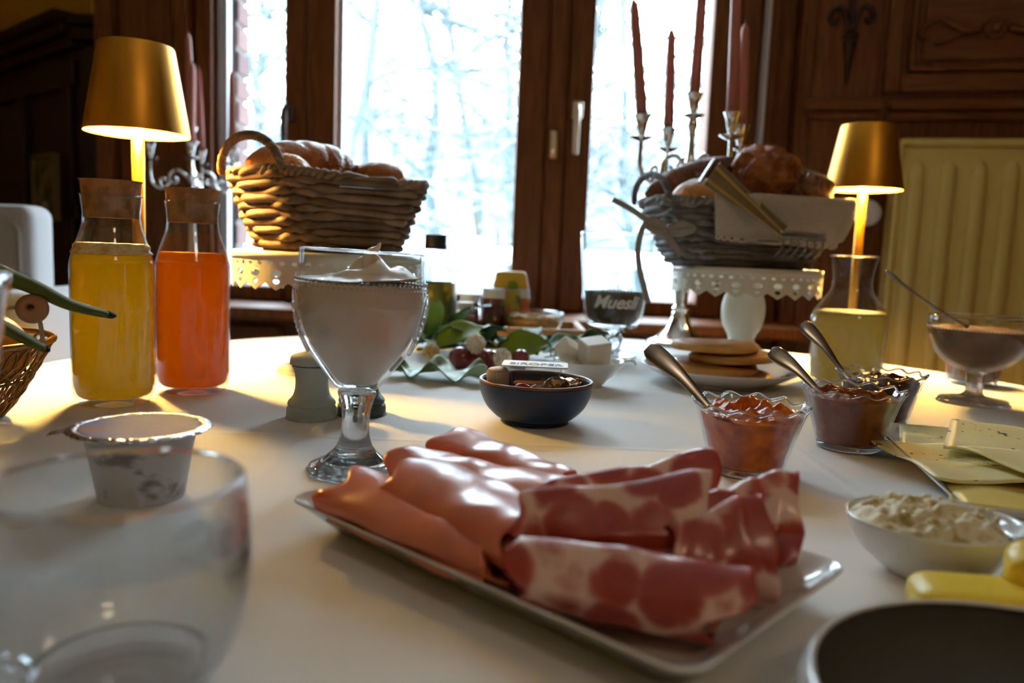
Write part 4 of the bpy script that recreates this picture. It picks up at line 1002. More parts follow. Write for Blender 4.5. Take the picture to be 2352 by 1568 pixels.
# ================================================================= jam cups with spoons
def jam_mat(name, c, c2, sc):
    m = mat(name, c, .16, c2=c2, nscale=75, coat=.25, spec=.3, bump=.9, bscale=100, bdist=.004); nt = m.node_tree; N = nt.nodes; L = nt.links.new
    out = [n for n in N if n.type == 'OUTPUT_MATERIAL'][0]; t = N.new('ShaderNodeBsdfTranslucent'); L(N['Principled BSDF'].inputs['Base Color'].links[0].from_socket, t.inputs[0])
    mx = N.new('ShaderNodeMixShader'); mx.inputs[0].default_value = sc
    L(N['Principled BSDF'].outputs[0], mx.inputs[1]); L(t.outputs[0], mx.inputs[2]); L(mx.outputs[0], out.inputs[0]); return m
def jam_cup(loc, label, jm, fill, seed, spoon_tip, spoon_in, lump, splabel, rz):
    t = thing('jam_cup', label, 'jam cup', loc, rz, 'fluted glass jam cups')
    H = .0500
    o_ = prof([(0, .0005), (.0235, 0), (.0250, .0015), (.0285, .013), (.0335, .031), (.0372, .043), (.0400, .0495)], 4)
    i_ = prof([(.0385, .0492), (.0357, .043), (.0320, .031), (.0272, .014), (.0235, .0055), (0, .0045)], 4)
    no = len(o_)
    def flute(a, i):
        z = o_[i][1] if i < no else i_[i-no][1]
        return 1+.035*max(0, (z-.028)/.022)*math.cos(12*a)
    V, F = lathe(o_+i_, 96, flute)
    V = [(x, y, z+.0016*math.cos(12*math.atan2(y, x))*max(0, (z-.036)/.014)) for x, y, z in V]
    gl = obj('glass', (V, F), GLASS, t)
    obj('rim', tube([((.0393*(1+.035*math.cos(12*a)))*math.cos(a), (.0393*(1+.035*math.cos(12*a)))*math.sin(a), .0494+.0016*math.cos(12*a)) for a in [2*PI*k/144 for k in range(144)]], .0011, 6, closed=True), SOLID, gl)
    obj('base', lathe([(0, .0008), (.0236, .0008), (.0248, .0018), (.0255, .0040), (0, .0040)], 40), SOLID, gl)
    jo = [(r-.0008, z+.0004) for r, z in i_[::-1]]; jo = [p for p in jo if p[1] < fill]
    jr = jo[-1][0]
    def topf(u, v):
        a, r = 2*PI*u, jr*v; x, y = r*math.cos(a), r*math.sin(a)
        return (x, y, fill+(1-v**4)*(lump*(.6+nz((x, y, 0), 95, seed))+.4*lump*nz((x, y, 0), 210, seed+1)))
    jl = [(max(r, 0), z) for r, z in jo]
    obj('jam', join(lathe([(0, .0052)]+jl[1:], 64), grid(topf, 64, 20, True)), jm, t)
    # spoon
    s = thing('jam_spoon', splabel, 'spoon', (0, 0, 0), 0, 'teaspoons in the jam cups')
    P0, P1 = Vector(spoon_tip), Vector(spoon_in); d = (P1-P0); P2 = P1+d*.42
    bow = Vector((0, 0, .0035))
    pts = spl([P0, P0.lerp(P2, .35)+bow*.3, P0.lerp(P2, .7)-bow, P2], 8); n = len(pts)
    rr = [.0070+.0012*math.sin(PI*min(1, i/n*3))-.0042*min(1, max(0, (i/n-.10)/.45)) for i in range(n)]; rr[0] = .0042; rr[1] = .0062
    wdir = Vector((0, 1, 0)).cross(d).normalized()
    obj('handle', tube(pts, rr, 12, flat=.20, up=(.1, -1, .45)), STEEL, s)
    return t
MAR = jam_mat('orange_marmalade', (.86, .24, .006), (.46, .085, .003), .45)
BRJ = jam_mat('amber_jam', (.42, .105, .008), (.26, .055, .005), .4)
RED = jam_mat('dark_red_jam', (.10, .010, .006), (.05, .006, .004), .3)
jam_cup((.1720, .552, TZ), 'nearest fluted glass cup of orange marmalade', MAR, .0430, 1, (.0985, .566, .8355), (.1450, .546, .797), .0085, 'steel teaspoon in the nearest orange marmalade', .1)
jam_cup((.2830, .639, TZ), 'fluted glass cup of amber jam between the other two', BRJ, .0435, 2, (.2190, .660, .8265), (.2580, .641, .798), .0065, 'steel teaspoon in the amber jam', .3)
jam_cup((.3555, .746, TZ), 'farthest fluted glass cup of dark red jam', RED, .0430, 3, (.2830, .765, .8430), (.3190, .745, .802), .0055, 'steel teaspoon in the dark red jam', .2)

# ================================================================= chocolate mousse coupe
MOU = mat('chocolate_mousse', (.30, .165, .10), .55, c2=(.25, .13, .075), nscale=60, bump=.15, bscale=200)
dc = thing('dessert_coupe', 'glass coupe of chocolate mousse at the right edge', 'dessert glass', (.5300, .887, TZ))
cp = [(.0090, .0375), (.0180, .0385), (.0340, .0470), (.0455, .0600), (.0515, .0750), (.0530, .0860), (.0525, .0985)]
co2 = prof(cp, 5); ci2 = prof([(r-.0016, z+(.0022 if z < .07 else 0)) for r, z in cp], 5)[::-1]
bw = obj('bowl', lathe([(0, .0372)]+co2+[(.0517, .0992)]+ci2+[(0, .0402)], 64), GLASS, dc)
obj('rim', tube([(.0518*math.cos(2*PI*k/64), .0518*math.sin(2*PI*k/64), .0987) for k in range(64)], .0009, 6, closed=True), SOLID, bw)
bv = [move(ball(.0012, 6, 5), (.0537*math.cos(2*PI*k/80), .0537*math.sin(2*PI*k/80), .0855)) for k in range(80)]
o = obj('bead_band', join(*bv), SOLID, bw); o['kind'] = 'stuff'
obj('stem', lathe(prof([(0, .0370), (.0115, .0370), (.0098, .0320), (.0092, .0200), (.0100, .0120), (.0150, .0080)], 3)+[(0, .0080)], 8), SOLID, dc, smooth=False)
obj('foot', lathe(prof([(0, .0081), (.0150, .0080), (.0260, .0058), (.0345, .0040), (.0362, .0022), (.0350, .0002), (0, .0002)], 3), 56), SOLID, dc)
bv = [move(ball(.0011, 6, 5), (.0345*math.cos(2*PI*k/64), .0345*math.sin(2*PI*k/64), .0046)) for k in range(64)]
o = obj('foot_beads', join(*bv), SOLID, dc); o['kind'] = 'stuff'
mp_ = [(max(r-.0024, 0), z+.0030) for r, z in co2 if z < .083]
def mtop(u, v):
    a, r = 2*PI*u, mp_[-1][0]*v; x, y = r*math.cos(a), r*math.sin(a)
    return (x, y, mp_[-1][1]+(1-v**6)*.0022*(1+1.6*nz((x, y, 0), 45, 8)))
obj('mousse', join(lathe([(0, .0405)]+mp_, 64), grid(mtop, 64, 16, True)), MOU, dc)
ms = thing('mousse_spoon', 'ornate old silver spoon standing in the chocolate mousse', 'spoon', (0, 0, 0))
P0, P1 = Vector((.424, .902, .8965)), Vector((.515, .886, .838))
dd = (P1-P0)
q = [P0+dd*u+Vector((0, 0, -.004*math.sin(PI*u))) for u in (0, .06, .10, .16, .35, .55, .62, .70, .85, 1.0)]
obj('handle', tube(spl(q, 4), [r for r in [v.x for v in spl([(.0030, 0, 0), (.0052, 0, 0), (.0048, 0, 0), (.0036, 0, 0), (.0030, 0, 0), (.0028, 0, 0), (.0036, 0, 0), (.0026, 0, 0), (.0026, 0, 0), (.0045, 0, 0)], 4)]], 10, flat=.55), mat('tarnished_silver', (.36, .34, .32), .3, 1.0), ms)

# ================================================================= tealight glass
tl = thing('tealight_glass', 'small frosted candle glass with orange arches behind the coupe', 'candle glass', (.6170, 1.040, TZ))
FRO = thin_glass('frosted_print_glass', (.92, .93, .92), 2.0, .12, .7, .3)
obj('glass', lathe(prof([(0, 0), (.029, 0), (.0305, .003), (.0310, .02), (.0312, .056), (.0298, .056), (.0293, .02), (.028, .006), (0, .005)], 3), 40), FRO, tl)
obj('wax', lathe([(0, .0055), (.0282, .0060), (.0288, .02), (.0288, .036), (0, .035)], 40), mat('ivory_wax', (.80, .72, .58), .4, sss=.5, sssr=(1, .6, .3), sscale=.02), tl)
OR = mat('orange_arch_print', (.75, .28, .06), .5)
for k in range(9):
    a0 = 2*PI*k/9; ps = []
    for j in range(9):
        u = j/8; a = a0+.30*(2*u-1); ps.append((.0315*math.cos(a), .0315*math.sin(a), .014+.030*math.sin(PI*u)**.7))
    obj('arch', tube(ps, .0010, 5), OR, tl)

# ================================================================= pancakes
PAN = mat('pancake_side', (.68, .36, .10), .55, c2=(.50, .22, .05), nscale=30, bump=.3, bscale=90, sss=.2, sssr=(1, .6, .3), sscale=.006)
PANT = mat('pancake_brown_face', (.52, .21, .05), .42, c2=(.38, .13, .028), nscale=26, bump=.2, bscale=70, coat=.2)
pp = thing('dessert_plate', 'white plate with floral spray under the pancakes', 'plate', (.2570, .957, TZ))
obj('body', lathe(prof([(0, 0), (.052, 0), (.057, .0025), (.078, .011), (.0935, .0195), (.0958, .0215), (.0940, .0218), (.078, .0140), (.057, .0055), (0, .0042)], 3), 72), WHITE, pp)
fl = []
gl_ = []
for (a, r) in ((-.42, .070), (-.28, .080), (-.55, .078), (-.35, .063)):
    c = Vector((r*math.cos(a), r*math.sin(a), .0065+(r-.057)*.42 if r > .057 else .006))
    fl.append(move(ball(1, 8, 5, (.0030, .0030, .0008)), c+Vector((0, 0, .0012))))
    gl_.append(move(ball(1, 8, 5, (.0055, .0016, .0006)), c+Vector((.005, .003, .003)), (0, -.35, a*3)))
    gl_.append(move(ball(1, 8, 5, (.0050, .0015, .0006)), c+Vector((-.004, -.004, .0)), (0, -.35, a*5)))
o = obj('printed_flowers', join(*fl), mat('rose_print', (.45, .12, .16), .3), pp); o['kind'] = 'stuff'
o = obj('printed_leaves', join(*gl_), mat('leaf_print', (.10, .16, .07), .3), pp); o['kind'] = 'stuff'
def pancake(label, x, y, z, r, rx, ry, seed):
    t = thing('pancake', label, 'pancake', (x, y, TZ+z), 0, 'pancakes stacked on the floral plate', rot=(rx, ry, seed*.7))
    def wob(a, i): return 1+.025*math.sin(2*a+seed)+.018*math.sin(3*a+seed*2)
    pr = prof([(0, -.0052), (r*.90, -.0054), (r*.985, -.0035), (r, .0002), (r*.975, .0036), (r*.9, .0050)], 4)
    obj('body', lathe(pr+[(0, .0050)], 56, wob), PAN, t)
    obj('browned_top', lathe(prof([(r*.955, .0044), (r*.85, .0058), (r*.5, .0061), (0, .0060)], 3), 56, wob), PANT, t)
pancake('pancake lying lowest on the floral plate', .2640, .948, .0118, .0550, 0, .0, 1)
pancake('pancake second from the bottom of the stack', .2490, .955, .0215, .0545, .02, -.02, 2)
pancake('pancake second from the top, sticking out to the right', .2720, .960, .0335, .0530, -.02, .06, 3)
pancake('browned pancake on top of the stack', .2500, .958, .0465, .0535, .03, .02, 4)
# ================================================================= foil lidded yoghurt cup and tumblers
FOIL = mat('printed_foil', (.20, .19, .26), .6, .2, spec=.2, c2=(.33, .17, .11), nscale=34, ramp=(.52, .62), bump=.3, bscale=120)
FOILE = mat('crinkled_foil', (.72, .73, .80), .2, 1.0, bump=.8, bscale=220)
CUPM = mat('printed_yoghurt_cup', (.58, .55, .53), .4, c2=(.17, .095, .075), nscale=46, stretch=(1, 1, 1.5), ramp=(.56, .66), detail=3)
yc = thing('yoghurt_cup', 'sealed yoghurt cup with foil lid behind the empty tumbler', 'yoghurt cup', (-.2130, .4450, TZ), .3)
obj('cup', lathe(prof([(0, .001), (.0215, 0), (.0235, .0015), (.0250, .010), (.0300, .0380), (.0315, .0395), (.0345, .0400), (.0345, .0408), (0, .0408)], 3), 48), CUPM, yc)
def crimp(a, i): return 1+.012*math.sin(34*a)+.008*math.sin(13*a+1)
lid = obj('lid', lathe([(0, .0416), (.0300, .0416), (.0318, .0421), (.0330, .0416)], 56), FOIL, yc)
obj('crimped_edge', lathe(prof([(.0328, .0418), (.0345, .0424), (.0372, .0419), (.0384, .0410), (.0380, .0402), (.0345, .0406)], 2), 136, crimp), FOILE, lid)
obj('pull_tab', grid(lambda u, v: (-.036-.012*u, (.009-.004*u*u)*(2*v-1), .0412-.003*u), 6, 8), FOILE, lid, solid=.0004)
def tumbler(name, label, loc, o_, i_, base, group):
    t = thing(name, label, 'drinking glass', loc, 0, group)
    gl = obj('wall', lathe(o_+i_, 72), TUMB, t)
    r, z = (o_[-1][0]+i_[0][0])/2, max(o_[-1][1], i_[0][1])
    obj('rim', tube([(r*math.cos(2*PI*k/72), r*math.sin(2*PI*k/72), z) for k in range(72)], abs(o_[-1][0]-i_[0][0])*.62, 8, closed=True), SOLID, gl)
    obj('thick_base', lathe(base, 56), SOLID, t)
    return t
tumbler('water_tumbler', 'empty round tumbler close to the camera at the bottom left', (-.1255, .2460, TZ),
        prof([(.0290, .0060), (.0360, .0150), (.0405, .0320), (.0412, .0460), (.0405, .0600), (.0391, .0720)], 5), prof([(.0378, .0720), (.0392, .0600), (.0399, .0460), (.0392, .0320), (.0348, .0170), (.0280, .0100)], 5),
        prof([(0, .0002), (.0220, 0), (.0270, .0020), (.0293, .0062), (.0285, .0100), (.0215, .0086), (0, .0076)], 4), 'drinking glasses near the camera')
tumbler('tall_glass', 'tall clear glass cut off by the left edge of the picture', (-.2470, .3000, TZ),
        prof([(.0280, .0060), (.0320, .0300), (.0400, .0900), (.0465, .1335)], 5), prof([(.0450, .1335), (.0385, .0900), (.0305, .0300), (.0270, .0090)], 5),
        prof([(0, .0002), (.0260, 0), (.0280, .0020), (.0284, .0062), (.0272, .0098), (0, .0090)], 3), 'drinking glasses near the camera')

# ================================================================= wire fruit basket at the left edge
BRZ = mat('antique_gold_wire', (.52, .34, .15), .32, 1.0, c2=(.34, .21, .09), nscale=60)
wb = thing('wire_fruit_basket', 'antique gold wire fruit basket at the left edge', 'basket', (-.4580, .6000, TZ))
def wr(f): return .052+.038*f**.8
for k in range(44):
    for s in (-1, 1):
        ps = []
        for j in range(13):
            f = j/12; a = 2*PI*k/44+s*(f*.55+.035*math.sin(f*6*PI)); r = wr(f)+.0009*s*math.cos(f*6*PI); ps.append((r*math.cos(a), r*math.sin(a), .002+.062*f))
        obj('wire', tube(ps, .0010, 5), BRZ, wb)
for f, rr in ((0, .0022), (.5, .0012), (1, .0028)):
    obj('ring', tube([(wr(f)*math.cos(2*PI*k/60), wr(f)*math.sin(2*PI*k/60), .0028+.062*f) for k in range(60)], rr, 8, closed=True), BRZ, wb)
hd = obj('handle', tube(spl([(.058, -.066, .064), (.095, -.090, .088), (.130, -.098, .101), (.1515, -.100, .1015), (.1535, -.098, .093), (.1540, -.096, .080)], 8), .0014, 8), mat('twine', (.50, .36, .20), .7), wb)
obj('wooden_bead', move(lathe(prof([(.0022, -.006), (.0070, -.006), (.0092, -.0025), (.0092, .0025), (.0070, .006), (.0022, .006), (.0022, -.006)], 3), 28), (.1500, -.1000, .1020), (PI/2-.25, 0, .35)), mat('beech_bead', (.42, .20, .09), .5, c2=(.34, .15, .06), nscale=60), hd)
ORG = mat('orange_peel', (.85, .25, .02), .4, coat=.3, bump=.4, bscale=350)
for i, (x, y, z, r, lab) in enumerate([(-.4055, .5950, .0600, .0310, 'orange at the right side of the wire basket'), (-.4760, .6300, .0415, .0315, 'orange at the back of the wire basket'), (-.4840, .5710, .0415, .0315, 'orange at the front of the wire basket'), (-.4700, .6000, .0960, .0310, 'orange on top of the pile in the wire basket')]):
    t = thing('orange', lab, 'orange', (x, y, TZ+z), 0, 'oranges in the wire basket')
    obj('peel', lumpy(ball(r, 28, 20, (1, 1, .95)), .0012, 30, i), ORG, t)
    obj('stem_scar', move(ball(1, 8, 5, (.003, .003, .001)), (0, 0, r*.95)), mat('stem_scar_%d' % i, (.20, .22, .08), .7), t)
LEAFD = mat('olive_green_leaf', (.07, .10, .012), .55, spec=.25, c2=(.13, .15, .025), nscale=30)
TIP = mat('dry_black_tip', (.012, .012, .01), .7)
def spear(label, pts, r0, seed):
    t = thing('spear_leaf', label, 'leaf', (0, 0, 0), 0, 'green leaves sticking out of the wire basket')
    P = spl(pts, 10); n = len(P)
    R_ = [r0*(.75+.5*math.sin(PI*min(1, .15+.75*i/n)))*(1-.45*(i/n)**3) for i in range(n)]
    k = int(n*.93)
    V, F = tube(P[:k+1], R_[:k+1], 12, flat=.55)
    obj('blade', (V, F), LEAFD, t)
    obj('fold', tube([p+Vector((0, -.0005, R_[i]*.42)) for i, p in enumerate(P[4:k-2])], [R_[i]*.28 for i in range(4, k-2)], 8, flat=.5), mat('leaf_edge_highlight_%d' % seed, (.40, .36, .13), .5), t)  # pale tone along the fold paints the leaf's top edge highlight
    obj('tip', tube(P[k:], [x*.98 for x in R_[k:-1]]+[R_[-1]*.6], 12, flat=.55), TIP, t)
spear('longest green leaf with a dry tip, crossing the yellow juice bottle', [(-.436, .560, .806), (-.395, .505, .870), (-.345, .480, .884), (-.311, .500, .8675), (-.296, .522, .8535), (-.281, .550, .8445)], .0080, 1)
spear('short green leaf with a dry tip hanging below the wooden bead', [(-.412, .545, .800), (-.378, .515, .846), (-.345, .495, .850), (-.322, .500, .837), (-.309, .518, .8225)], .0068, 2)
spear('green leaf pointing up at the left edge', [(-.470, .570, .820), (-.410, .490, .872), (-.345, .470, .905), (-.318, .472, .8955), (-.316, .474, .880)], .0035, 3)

# ================================================================= things in the blue bowl
BX, BY, BZ = .023, .692, TZ
LIDP = mat('white_lid_paper', (.78, .77, .74), .5)
pc = thing('syrup_portion', 'clear syrup portion cup with white lettered lid in the blue bowl', 'portion cup', (.0215, .6900, TZ+.0225), -.06)
def frust(hx0, hy0, hx1, hy1, h, r=.004):
    V, F = [], []; n = 28
    for a, b, z in ((hx0, hy0, 0), (hx1, hy1, h)): V += [(x, y, z) for x, y in rrect(a, b, r)]
    F.append(tuple(range(n))[::-1]); F.append(tuple(range(n, 2*n)))
    for k in range(n): F.append((k, (k+1) % n, n+(k+1) % n, n+k))
    return V, F
obj('cup', move(frust(.018, .009, .024, .013, .0285)), thin_glass('clear_portion_plastic', (.93, .92, .90), 2.5, .08, .8, .08), pc, smooth=False)
obj('syrup', move(frust(.0168, .008, .0185, .0095, .0120), (0, 0, .0012)), mat('amber_syrup', (.45, .14, .02), .1, trans=.3), pc, smooth=False)
ld = obj('lid', move(frust(.0290, .0170, .0290, .0170, .0012), (0, 0, .0290)), LIDP, pc, smooth=False)
obj('lettering', move(text_mesh('SIROPER', .0125, .0, .0001, .0003), (.001, -.004, .0304), None, (1, 1.35, 1)), mat('dark_blue_print', (.05, .07, .11), .5), ld, smooth=False)
cm = thing('creamer_cup', 'small beige pleated creamer cup at the left in the blue bowl', 'portion cup', (-.0100, .6790, TZ+.0165), .0, rot=(.10, -.06, .2))
def pleat(a, i): return 1+.035*math.cos(26*a)
PAPER = mat('beige_pleated_paper', (.50, .40, .30), .7, c2=(.44, .34, .25), nscale=60)
obj('body', lathe([(0, 0), (.0080, 0), (.0098, .030), (.0085, .0318)], 104, pleat), PAPER, cm)
obj('lid', lathe([(0, .0320), (.0085, .0320), (.0085, .0328), (0, .0330)], 32), PAPER, cm)
GOLDW = mat('gold_sweet_wrapper', (.52, .33, .16), .22, .85, c2=(.20, .11, .06), nscale=130, bump=.9, bscale=140)
def sweet(label, loc, rot, s, m):
    t = thing('wrapped_sweet', label, 'sweet', loc, 0, 'wrapped sweets in the blue bowl', rot)
    obj('wrapper', lumpy(ball(1, 22, 14, (.0115*s, .0088*s, .0085*s)), .0016, 160, loc[0]*99), m, t)
    for sx in (-1, 1):
        def fan(u, v):
            a = 1.2*(v-.5); r = .002+.011*u; return (sx*(.0105*s+r*math.cos(a)), r*math.sin(a), .0018*u*math.sin(v*28))
        obj('twist', grid(fan, 6, 20), m, t, solid=.0003)
sweet('gold wrapped sweet at the right in the blue bowl', (.0400, .6760, TZ+.0350), (.2, -.1, .3), 1.05, GOLDW)
sweet('dark gold wrapped sweet at the back right of the blue bowl', (.0540, .6950, TZ+.0330), (.1, .2, 1.2), .9, GOLDW)
sweet('gold wrapped sweet in the middle of the blue bowl', (.0250, .6700, TZ+.0300), (.1, .1, -.5), .9, GOLDW)
sweet('red wrapped sweet low at the front of the blue bowl', (.0110, .6730, TZ+.0310), (.0, .1, .9), .8, mat('red_sweet_wrapper', (.45, .02, .015), .25, .3, bump=.6, bscale=140))

# ================================================================= leaves, grapes, snowberries
LG = [mat('laurel_green', (.022, .075, .008), .5, spec=.3, c2=(.04, .11, .012), nscale=25), mat('yellow_green_leaf', (.20, .27, .010), .5, spec=.3, c2=(.13, .19, .008), nscale=20), mat('deep_green_leaf', (.010, .045, .010), .45, spec=.3)]
def leaf(ln, w, cup, droop, wave=0.0, seed=0):
    def fn(u, v):
        x = ln*u; s = 2*v-1; ww = w*math.sin(PI*u**.8)**.8+.0003
        return (x, s*ww, cup*s*s*ww*8+droop*math.sin(PI*u)*ln-.6*droop*u*u*ln+wave*math.sin(u*14+seed)*abs(s))
    return grid(fn, 16, 9)
sg = thing('laurel_sprig', 'spray of dark laurel leaves lying before the wooden tray', 'sprig', (-.035, 1.105, TZ))
obj('stem', tube(spl([(-.10, .0, .008), (-.03, .01, .014), (.05, .0, .016), (.13, .02, .020)], 6), .0024, 7), mat('twig_bark', (.10, .07, .03), .7), sg)
rnd = random.Random(12)
for k in range(26):
    x = -.10+.235*k/25; a = (1 if k % 2 else -1)*rnd.uniform(.5, 1.7)+rnd.uniform(-.4, .4)
    o = obj('leaf', leaf(rnd.uniform(.045, .065), rnd.uniform(.011, .017), .02, .15, .0012, k), LG[(0, 2, 0, 0, 2)[k % 5]], sg, (x, rnd.uniform(-.012, .02), .012+.01*rnd.random()), (rnd.uniform(-.5, .5), rnd.uniform(-.75, .05), a), solid=.0006)
for (x, y, z, rx, ry, rz, L_, W_, m) in ((-.070, -.030, .018, .5, -.35, .25, .078, .024, 1), (.020, -.050, .014, .75, -.25, .15, .070, .024, 1), (.078, -.040, .016, .5, -.45, -.3, .055, .018, 0), (-.085, .02, .02, .2, -1.1, 1.2, .065, .018, 0), (-.055, .03, .02, .2, -1.0, .6, .06, .016, 2)):
    obj('leaf', leaf(L_, W_, .02, .12, .001, x*99), LG[m], sg, (x, y, z), (rx, ry, rz), solid=.0006)
tw = thing('herb_twig', 'thin grey-green herb twig in front of the wooden tray corner', 'twig', (.055, 1.060, TZ))
TWG = mat('sage_needles', (.15, .16, .07), .6)
sp_ = spl([(-.01, 0, .010), (.03, .005, .018), (.07, .012, .032), (.105, .02, .056)], 10)
obj('stem', tube(sp_, .0011, 6), TWG, tw)
nd = []
rnd = random.Random(4)
for p in sp_[3:]:
    for j in range(3):
        d = Vector((rnd.uniform(-.2, 1), rnd.uniform(-1, 1), rnd.uniform(-.8, 1))).normalized()*rnd.uniform(.007, .014); nd.append(tube([p, p+d*.6, p+d], [.0009, .0008, .0002], 4))
o = obj('needles', join(*nd), TWG, tw); o['kind'] = 'stuff'
def wavy_leaf():
    def fn(u, v):
        x = -.062+.124*u; s = 2*v-1; w = .034*(math.sin(PI*(.06+.88*u))**.6)
        e = abs(s)**2
        return (x, s*w, .0045+.010*e*(1+math.sin(u*15+(2 if s > 0 else 0)))+.006*(1-e)*math.sin(u*PI)+.0008*math.sin(u*40))
    return grid(fn, 50, 22)
LET = mat('pale_edged_leaf', (.08, .16, .02), .4, c2=(.32, .42, .25), nscale=24, ramp=(.46, .60), detail=3)
tag(obj('cabbage_leaf', wavy_leaf(), LET, None, (-.082, .900, TZ), (0, 0, -.30), solid=.0012), 'wavy green leaf with pale frosted edges right of the goblet', 'leaf')
GRP = mat('red_grape_skin', (.16, .012, .016), .22, coat=.5, sss=.3, sssr=(1, .1, .1), sscale=.006)
for i, (x, y, r, lab) in enumerate([(-.064, .990, .0150, 'dark red grape left of the white snowberry'), (-.026, .975, .0150, 'dark red grape behind the blue bowl, right of the white snowberry'), (.012, 1.030, .0125, 'small red grape half hidden behind the white cubes'), (-.046, 1.022, .0140, 'dark red grape under the white snowberry')]):
    t = thing('grape', lab, 'grape', (x, y, TZ+r*.93), 0, 'red grapes on the cloth', (0, .3, i))
    obj('skin', ball(r, 24, 16, (1.1, .95, .95)), GRP, t)
    obj('stalk', tube([(r*1.05, 0, 0), (r*1.05+.004, 0, .002)], .0008, 6), TWG, t)
SNB = mat('snowberry', (.78, .68, .50), .7, bump=.5, bscale=200)
YLB = mat('straw_yellow_bloom', (.52, .36, .12), .7, bump=.5, bscale=200)
def bobble(label, loc, r, m, seed):
    rnd = random.Random(seed); parts = [ball(r*.8, 12, 8)]
    for k in range(46):
        z = 1-2*(k+.5)/46; a = 2.39996*k; q = math.sqrt(1-z*z); parts.append(move(ball(r*rnd.uniform(.24, .34), 7, 5), (r*.80*q*math.cos(a), r*.80*q*math.sin(a), r*.80*z)))
    t = thing('snowberry', label, 'berry', loc, 0, 'knobbly berries among the grapes')
    o = obj('berry', join(*parts), m, t); o['kind'] = 'stuff'
bobble('knobbly cream white berry between the red grapes', (-.0460, .990, TZ+.0330), .0125, SNB, 1)
bobble('knobbly cream berry behind the blue bowl rim', (-.0110, .950, TZ+.0215), .0110, SNB, 2)
bobble('straw yellow berry just right of the goblet', (-.1030, 1.000, TZ+.0190), .0110, YLB, 3)

# ================================================================= white boat dish with cubes
dh = thing('boat_dish', 'small white lipped dish of white cheese cubes behind the blue bowl', 'dish', (.0900, .9000, TZ), 0)
def boat(v):
    k = max(0, v.x/.04)
    return Vector((v.x*(1+.12*k*k*(1 if v.z > .012 else 0)), v.y*.92, v.z+(.002*k*k if v.z > .015 else 0)))
obj('bowl', warp(lathe(prof([(0, 0), (.014, 0), (.017, .0015), (.027, .013), (.0375, .0265), (.0395, .0290), (.0380, .0292), (.035, .0262), (.024, .0125), (0, .006)], 4), 48), boat), WHITE, dh)
obj('lip', tube(spl([(.040, 0, .0302), (.047, 0, .0318), (.052, 0, .0302), (.0545, 0, .0262)], 6), [.0060-.0002*i for i in range(19)], 12, flat=.4, up=(0, 0, 1)), WHITE, dh)
CUB = mat('white_cheese_cube', (.80, .73, .60), .5, sss=.4, sssr=(1, .8, .6), sscale=.008)
for i, (x, y, z, s, rt, lab) in enumerate([(.0945, .8880, .0420, .0155, (.25, -.12, .35), 'large white cheese cube on top of the boat dish'), (.0660, .9020, .0400, .0120, (.6, .5, .5), 'white cheese cube tilted on edge at the left of the boat dish'), (.1020, .8960, .0240, .0120, (.3, .2, .9), 'white cheese cube low at the right in the boat dish'), (.0800, .9060, .0230, .0110, (.1, -.2, .2), 'white cheese cube deep in the boat dish')]):
    tag(obj('cheese_cube', lumpy(box(-s, s, -s*.9, s*.9, -s*.85, s*.85), .0008, 90, i), CUB, None, (x, y, TZ+z), rt, smooth=False, bevel=.0025, bseg=3), lab, 'cheese cube', 'white cubes in the boat dish')

# ================================================================= wooden tray with bottles and granola
TRY = mat('honey_pine_tray', (.40, .21, .06), .45, c2=(.32, .16, .045), nscale=14, stretch=(1.5, 14, 14))
TX0, TX1, TY0, TY1 = -.098, .117, 1.238, 1.408
tr = thing('wooden_tray', 'honey coloured wooden tray carrying jars and granola', 'tray', ((TX0+TX1)/2, (TY0+TY1)/2, TZ))
hx, hy = (TX1-TX0)/2, (TY1-TY0)/2
obj('bottom', box(-hx+.008, hx-.008, -hy+.008, hy-.008, .002, .010), TRY, tr, smooth=False)
for n_, bx_ in (('front', (-hx, hx, -hy, -hy+.009)), ('back', (-hx, hx, hy-.009, hy)), ('left', (-hx, -hx+.009, -hy+.009, hy-.009)), ('right', (hx-.009, hx, -hy+.009, hy-.009))):
    obj('side_board', box(*bx_, 0, .032), TRY, tr, smooth=False, bevel=.002)
gb2 = thing('granola_bowl', 'small glass bowl of granola on the wooden tray', 'bowl', (.0350, 1.316, TZ+.0106))
obj('glass', lathe(prof([(0, 0), (.030, 0), (.036, .003), (.0465, .020), (.0500, .040), (.0485, .040), (.0450, .020), (.034, .006), (0, .005)], 4), 48), GLASS, gb2)
obj('rim', tube([(.0493*math.cos(2*PI*k/48), .0493*math.sin(2*PI*k/48), .0402) for k in range(48)], .0011, 6, closed=True), SOLID, gb2)
GRA = mat('granola', (.46, .26, .10), .8, c2=(.62, .42, .20), nscale=120)
rnd = random.Random(8); cl = [lathe([(0, .0055), (.0325, .0065), (.0435, .0200), (.0460, .0290), (0, .0310)], 32)]
for k in range(170):
    a, r = rnd.uniform(0, 6.28), .042*math.sqrt(rnd.random()); cl.append(move(ball(1, 6, 4, (rnd.uniform(.003, .0055), rnd.uniform(.0025, .004), .0028)), (r*math.cos(a), r*math.sin(a), .0315+.0065*rnd.random()*(1-r/.06)), (rnd.random()*3, rnd.random()*3, rnd.random()*3)))
o = obj('granola', join(*cl), GRA, gb2); o['kind'] = 'stuff'
